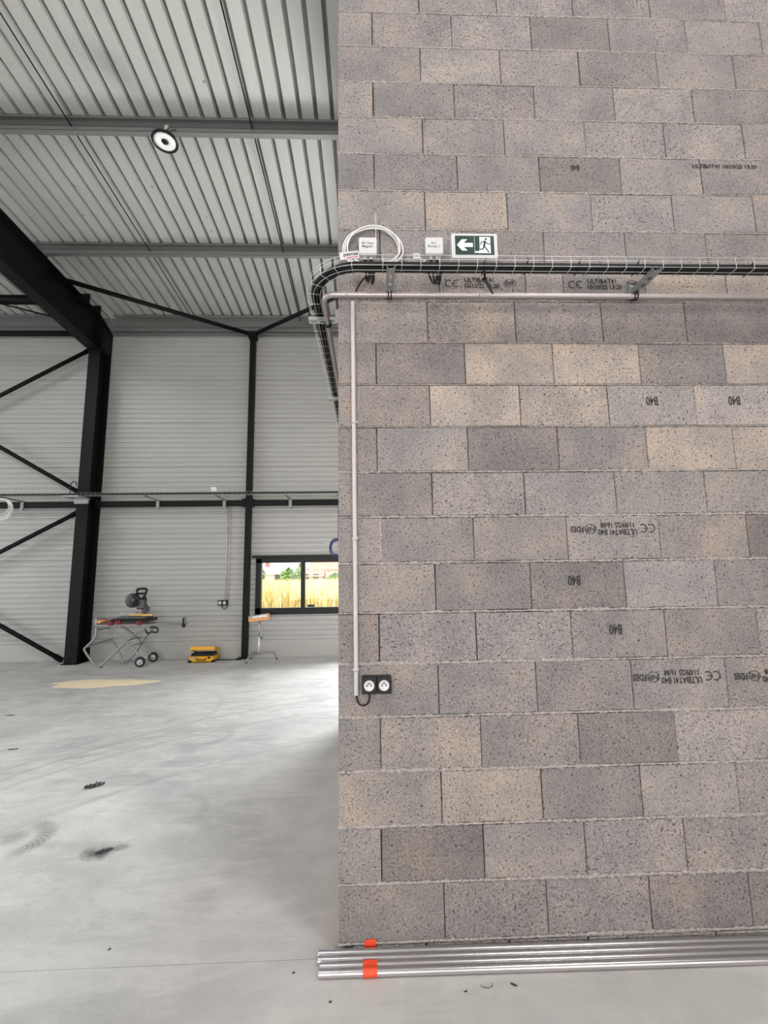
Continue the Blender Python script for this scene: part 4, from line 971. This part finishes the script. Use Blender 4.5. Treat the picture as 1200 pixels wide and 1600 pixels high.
for i, x in enumerate((-9.4, -7.45, -4.52, -3.06, -1.60, -.50)):
    lab = ('far tray bracket out of the photo on the left', 'far tray bracket above the hanging white coil', 'far tray bracket to the right of the big column', 'far tray bracket above the small wall socket', 'far tray bracket right of the slim post', 'far tray bracket next to the block wall corner')[i]
    bt = thing('tray_bracket', (x, 7.6, 3.3), lab, 'bracket', 'brackets on the far wall rail')
    MB().bb((x-.02, 6.93, 3.425), (x+.02, 7.66, 3.447)).build('arm', M['galv'], bt)
    MB().bb((x-.035, 7.585, 3.26), (x+.035, 7.60, 3.45)).bb((x-.03, 7.575, 3.24), (x+.03, 7.61, 3.28)).build('rail_clamp', M['galv'], bt)
bt = thing('column_bracket', (-6.0, 7.34, 3.36), 'pale steel bracket clamped to the big column under the tray', 'bracket')
MB().bb((-6.16, 6.94, 3.42), (-5.84, 7.345, 3.447)).build('arm', M['galv_light'], bt); MB().bb((-6.15, 7.30, 3.33), (-5.86, 7.345, 3.42)).build('clamp', M['galv_light'], bt)
o = MB().tube(smooth([(-6.18, 7.2, 3.47), (-6.18, 7.2, 3.72), (-6.14, 7.2, 3.79), (-6.08, 7.2, 3.78), (-6.06, 7.2, 3.7)]), .008, 6).build('hook_cable', M['cable_black'], None, (-6.15, 7.2, 3.5)); tag(o, 'thin black cable hook standing over the tray beside the big column', 'cable')
o = MB().bb((-3.14, 6.93, 3.505), (-3.02, 7.0, 3.60), .008).build('junction_box', M['white_plastic'], None, (-3.08, 6.96, 3.5)); tag(o, 'tiny white box standing on the far tray above the socket drop', 'junction box')
t = thing('cable_coil', (-7.38, 6.9, 3.2), 'white cable coil hanging from the far tray at the left edge', 'cable coil')
for k in range(5):
    q = .165 + .014*k; cx, cz = -7.34+.012*(k % 3), 3.205-.012*(k % 2)-.01*k
    MB().tube([(cx+q*math.cos(a), 6.885+.008*k, cz+q*math.sin(a)) for a in [2*PI*i/28 for i in range(28)]], .007, 6, closed=True).build('loop', M['cable_white'], t)
t = thing('cable_coil', (-.53, 6.9, 2.3), 'dark blue cable coil hanging half hidden behind the wall corner', 'cable coil')
for k in range(5):
    q = .15 + .013*k; cx, cz = -.50-.006*(k % 3), 2.30-.02*(k % 2)
    MB().tube([(cx+q*.8*math.cos(a), 6.90+.01*k, cz+q*math.sin(a)) for a in [2*PI*i/28 for i in range(28)]], .009, 6, closed=True).build('loop', M['cable_blue'], t)
MB().tube([(-.48, 6.95, 3.44), (-.49, 6.93, 2.9), (-.49, 6.92, 2.45)], .008, 6).build('hanging_end', M['cable_blue'], t)
MB().tube([(-.66, 6.9, 2.38), (-.78, 6.88, 2.42)], .005, 6).build('free_end', M['cable_white'], t)
t = thing('pvc_conduit', (-3.01, 7.79, 1.2), 'pair of thin pale conduits down the far wall to the small socket', 'pipe')
for x in (-3.035, -2.975): MB().tube([(x, 7.788, 1.22), (x, 7.788, 3.30)], .011, 8).build('pipe', M['grey_pvc'], t)
double_socket(-3.175, 7.80, 1.118, 1.32, 'small black double socket on the far wall beneath thin conduits')
o = MB().tube(smooth([(-2.975, 7.78, 1.24), (-2.97, 7.77, 1.10), (-3.02, 7.76, 1.04), (-3.07, 7.76, 1.06), (-3.08, 7.76, 1.12)]), .008, 6).build('socket_cable', M['cable_black'], None, (-3.02, 7.77, 1.1)); tag(o, 'black cable loop under the small socket on the far wall', 'cable')

# ------------------------------------------------------------------ outside
tag(MB().bb((-120, 8.2, -.3), (60, 150, -.2)).build('field_ground', M['soil']), kind='structure')
rnd = random.Random(11); b = bmesh.new()
for i in range(15000):
    y = 12.0 + 26*rnd.random()**1.3; x = rnd.uniform(-.34*y-2.5, .02*y+1.2); h = 1.62+rnd.uniform(-.25, .12); a = rnd.uniform(0, PI); w = rnd.uniform(.010, .022); lx, ly = rnd.uniform(-.3, .3), rnd.uniform(-.3, .3)
    dx, dy = w*math.cos(a), w*math.sin(a)
    v = [b.verts.new(p) for p in ((x-dx, y-dy, -.2), (x+dx, y+dy, -.2), (x+dx+lx*.5, y+dy+ly*.5, h*.6), (x+lx, y+ly, h-.2), (x-dx+lx*.5, y-dy+ly*.5, h*.6))]
    b.faces.new(v)
me = bpy.data.meshes.new('reeds'); b.to_mesh(me); b.free(); me.materials.append(M['reed']); o = place(me, 'tall_grass', (0, 0, 0), None)
tag(o, 'tall sunlit yellow grass field seen through the window', 'grass', kind='stuff')
def house(x0, x1, y0, y1, h, rh, mat, lab, chim=False):
    t = thing('house', ((x0+x1)/2, (y0+y1)/2, -.2), lab, 'house')
    w = MB().bb((x0, y0, -.2), (x1, y1, h)).build('wall', M['render_white'], t)
    ym = (y0+y1)/2
    MB().poly([(x0-.4, y0-.5, h-.1), (x0-.4, ym, h+rh), (x0-.4, y1+.5, h-.1)], (x1-x0+.8, 0, 0)).build('roof', M[mat], t)
    n = max(2, int((x1-x0)/2.6))
    for k in range(n):
        cx = x0 + (k+.5)*(x1-x0)/n; f = MB().bb((cx-.5, y0-.05, .8), (cx+.5, y0+.02, 2.0)).build('window', M['render_white'], t); MB().bb((cx-.42, y0-.07, .88), (cx+.42, y0-.05, 1.92)).build('pane', M['pane_dark'], f)
    if chim: MB().bb((x0+1.2, ym-.3, h), (x0+1.8, ym+.3, h+rh+.7)).build('chimney', M['tile_red'], t)
house(-19.0, -10.9, 72, 80, 2.0, 1.3, 'tile_grey', 'pale house with grey roof beyond the field, in left window pane', True)
house(-8.6, 4, 66, 74, 2.6, 2.4, 'tile_red', 'house with a large red roof beyond the field, in right window pane')
house(-9.3, -6.6, 60, 63, 1.6, .8, 'tile_red', 'low shed with red roof in front of the red-roofed house')
def bush(x, y, s, h, lab, seed, group='bushes beyond the field'):
    rnd = random.Random(seed); t = thing('garden_tree', (x, y, -.2), lab, 'tree', group); b = bmesh.new()
    for i in range(500):
        a = rnd.uniform(0, 2*PI); q = rnd.random()**.5; zz = rnd.random(); r = s*math.sin(PI*min(.97, zz*.9+.1))*q
        c = Vector((x+r*math.cos(a), y+r*math.sin(a), .6+zz*h)); n = Vector((rnd.uniform(-1, 1), rnd.uniform(-1, 1), rnd.uniform(-1, 1))).normalized(); u = n.orthogonal().normalized()*.16; v = n.cross(u).normalized()*.16
        b.faces.new([b.verts.new(c+u), b.verts.new(c+v), b.verts.new(c-u), b.verts.new(c-v)])
    me = bpy.data.meshes.new('foliage'); b.to_mesh(me); b.free(); me.materials.append(M['leaf']); o = place(me, 'foliage', (0, 0, 0), t); o.location = -Vector((x, y, -.2))
    MB().tube([(x, y, -.2), (x, y, h*.6)], [.12, .06], 6).build('trunk', M['wood'], t)
bush(-11.0, 60, 1.2, 2.1, 'green tree beyond the field beside the window mullion', 1); bush(-9.0, 58, .7, 2.9, 'bright green tree just right of the window mullion', 2)
bush(-15.6, 62, 1.0, 2.6, 'tree with red-brown tips beyond the field at the left of the window', 3); bush(-4.6, 60, 1.3, 1.3, 'low bush below the large red roof', 4)
# daylight door opening in the far wall, hidden behind the block room
dr = tag(MB().bb((.9, YW-.05, 0), (1.0, YW+.1, 4.2)).bb((4.3, YW-.05, 0), (4.4, YW+.1, 4.2)).bb((.9, YW-.05, 4.1), (4.4, YW+.1, 4.2)).build('door_1', M['black_frame']), kind='structure')
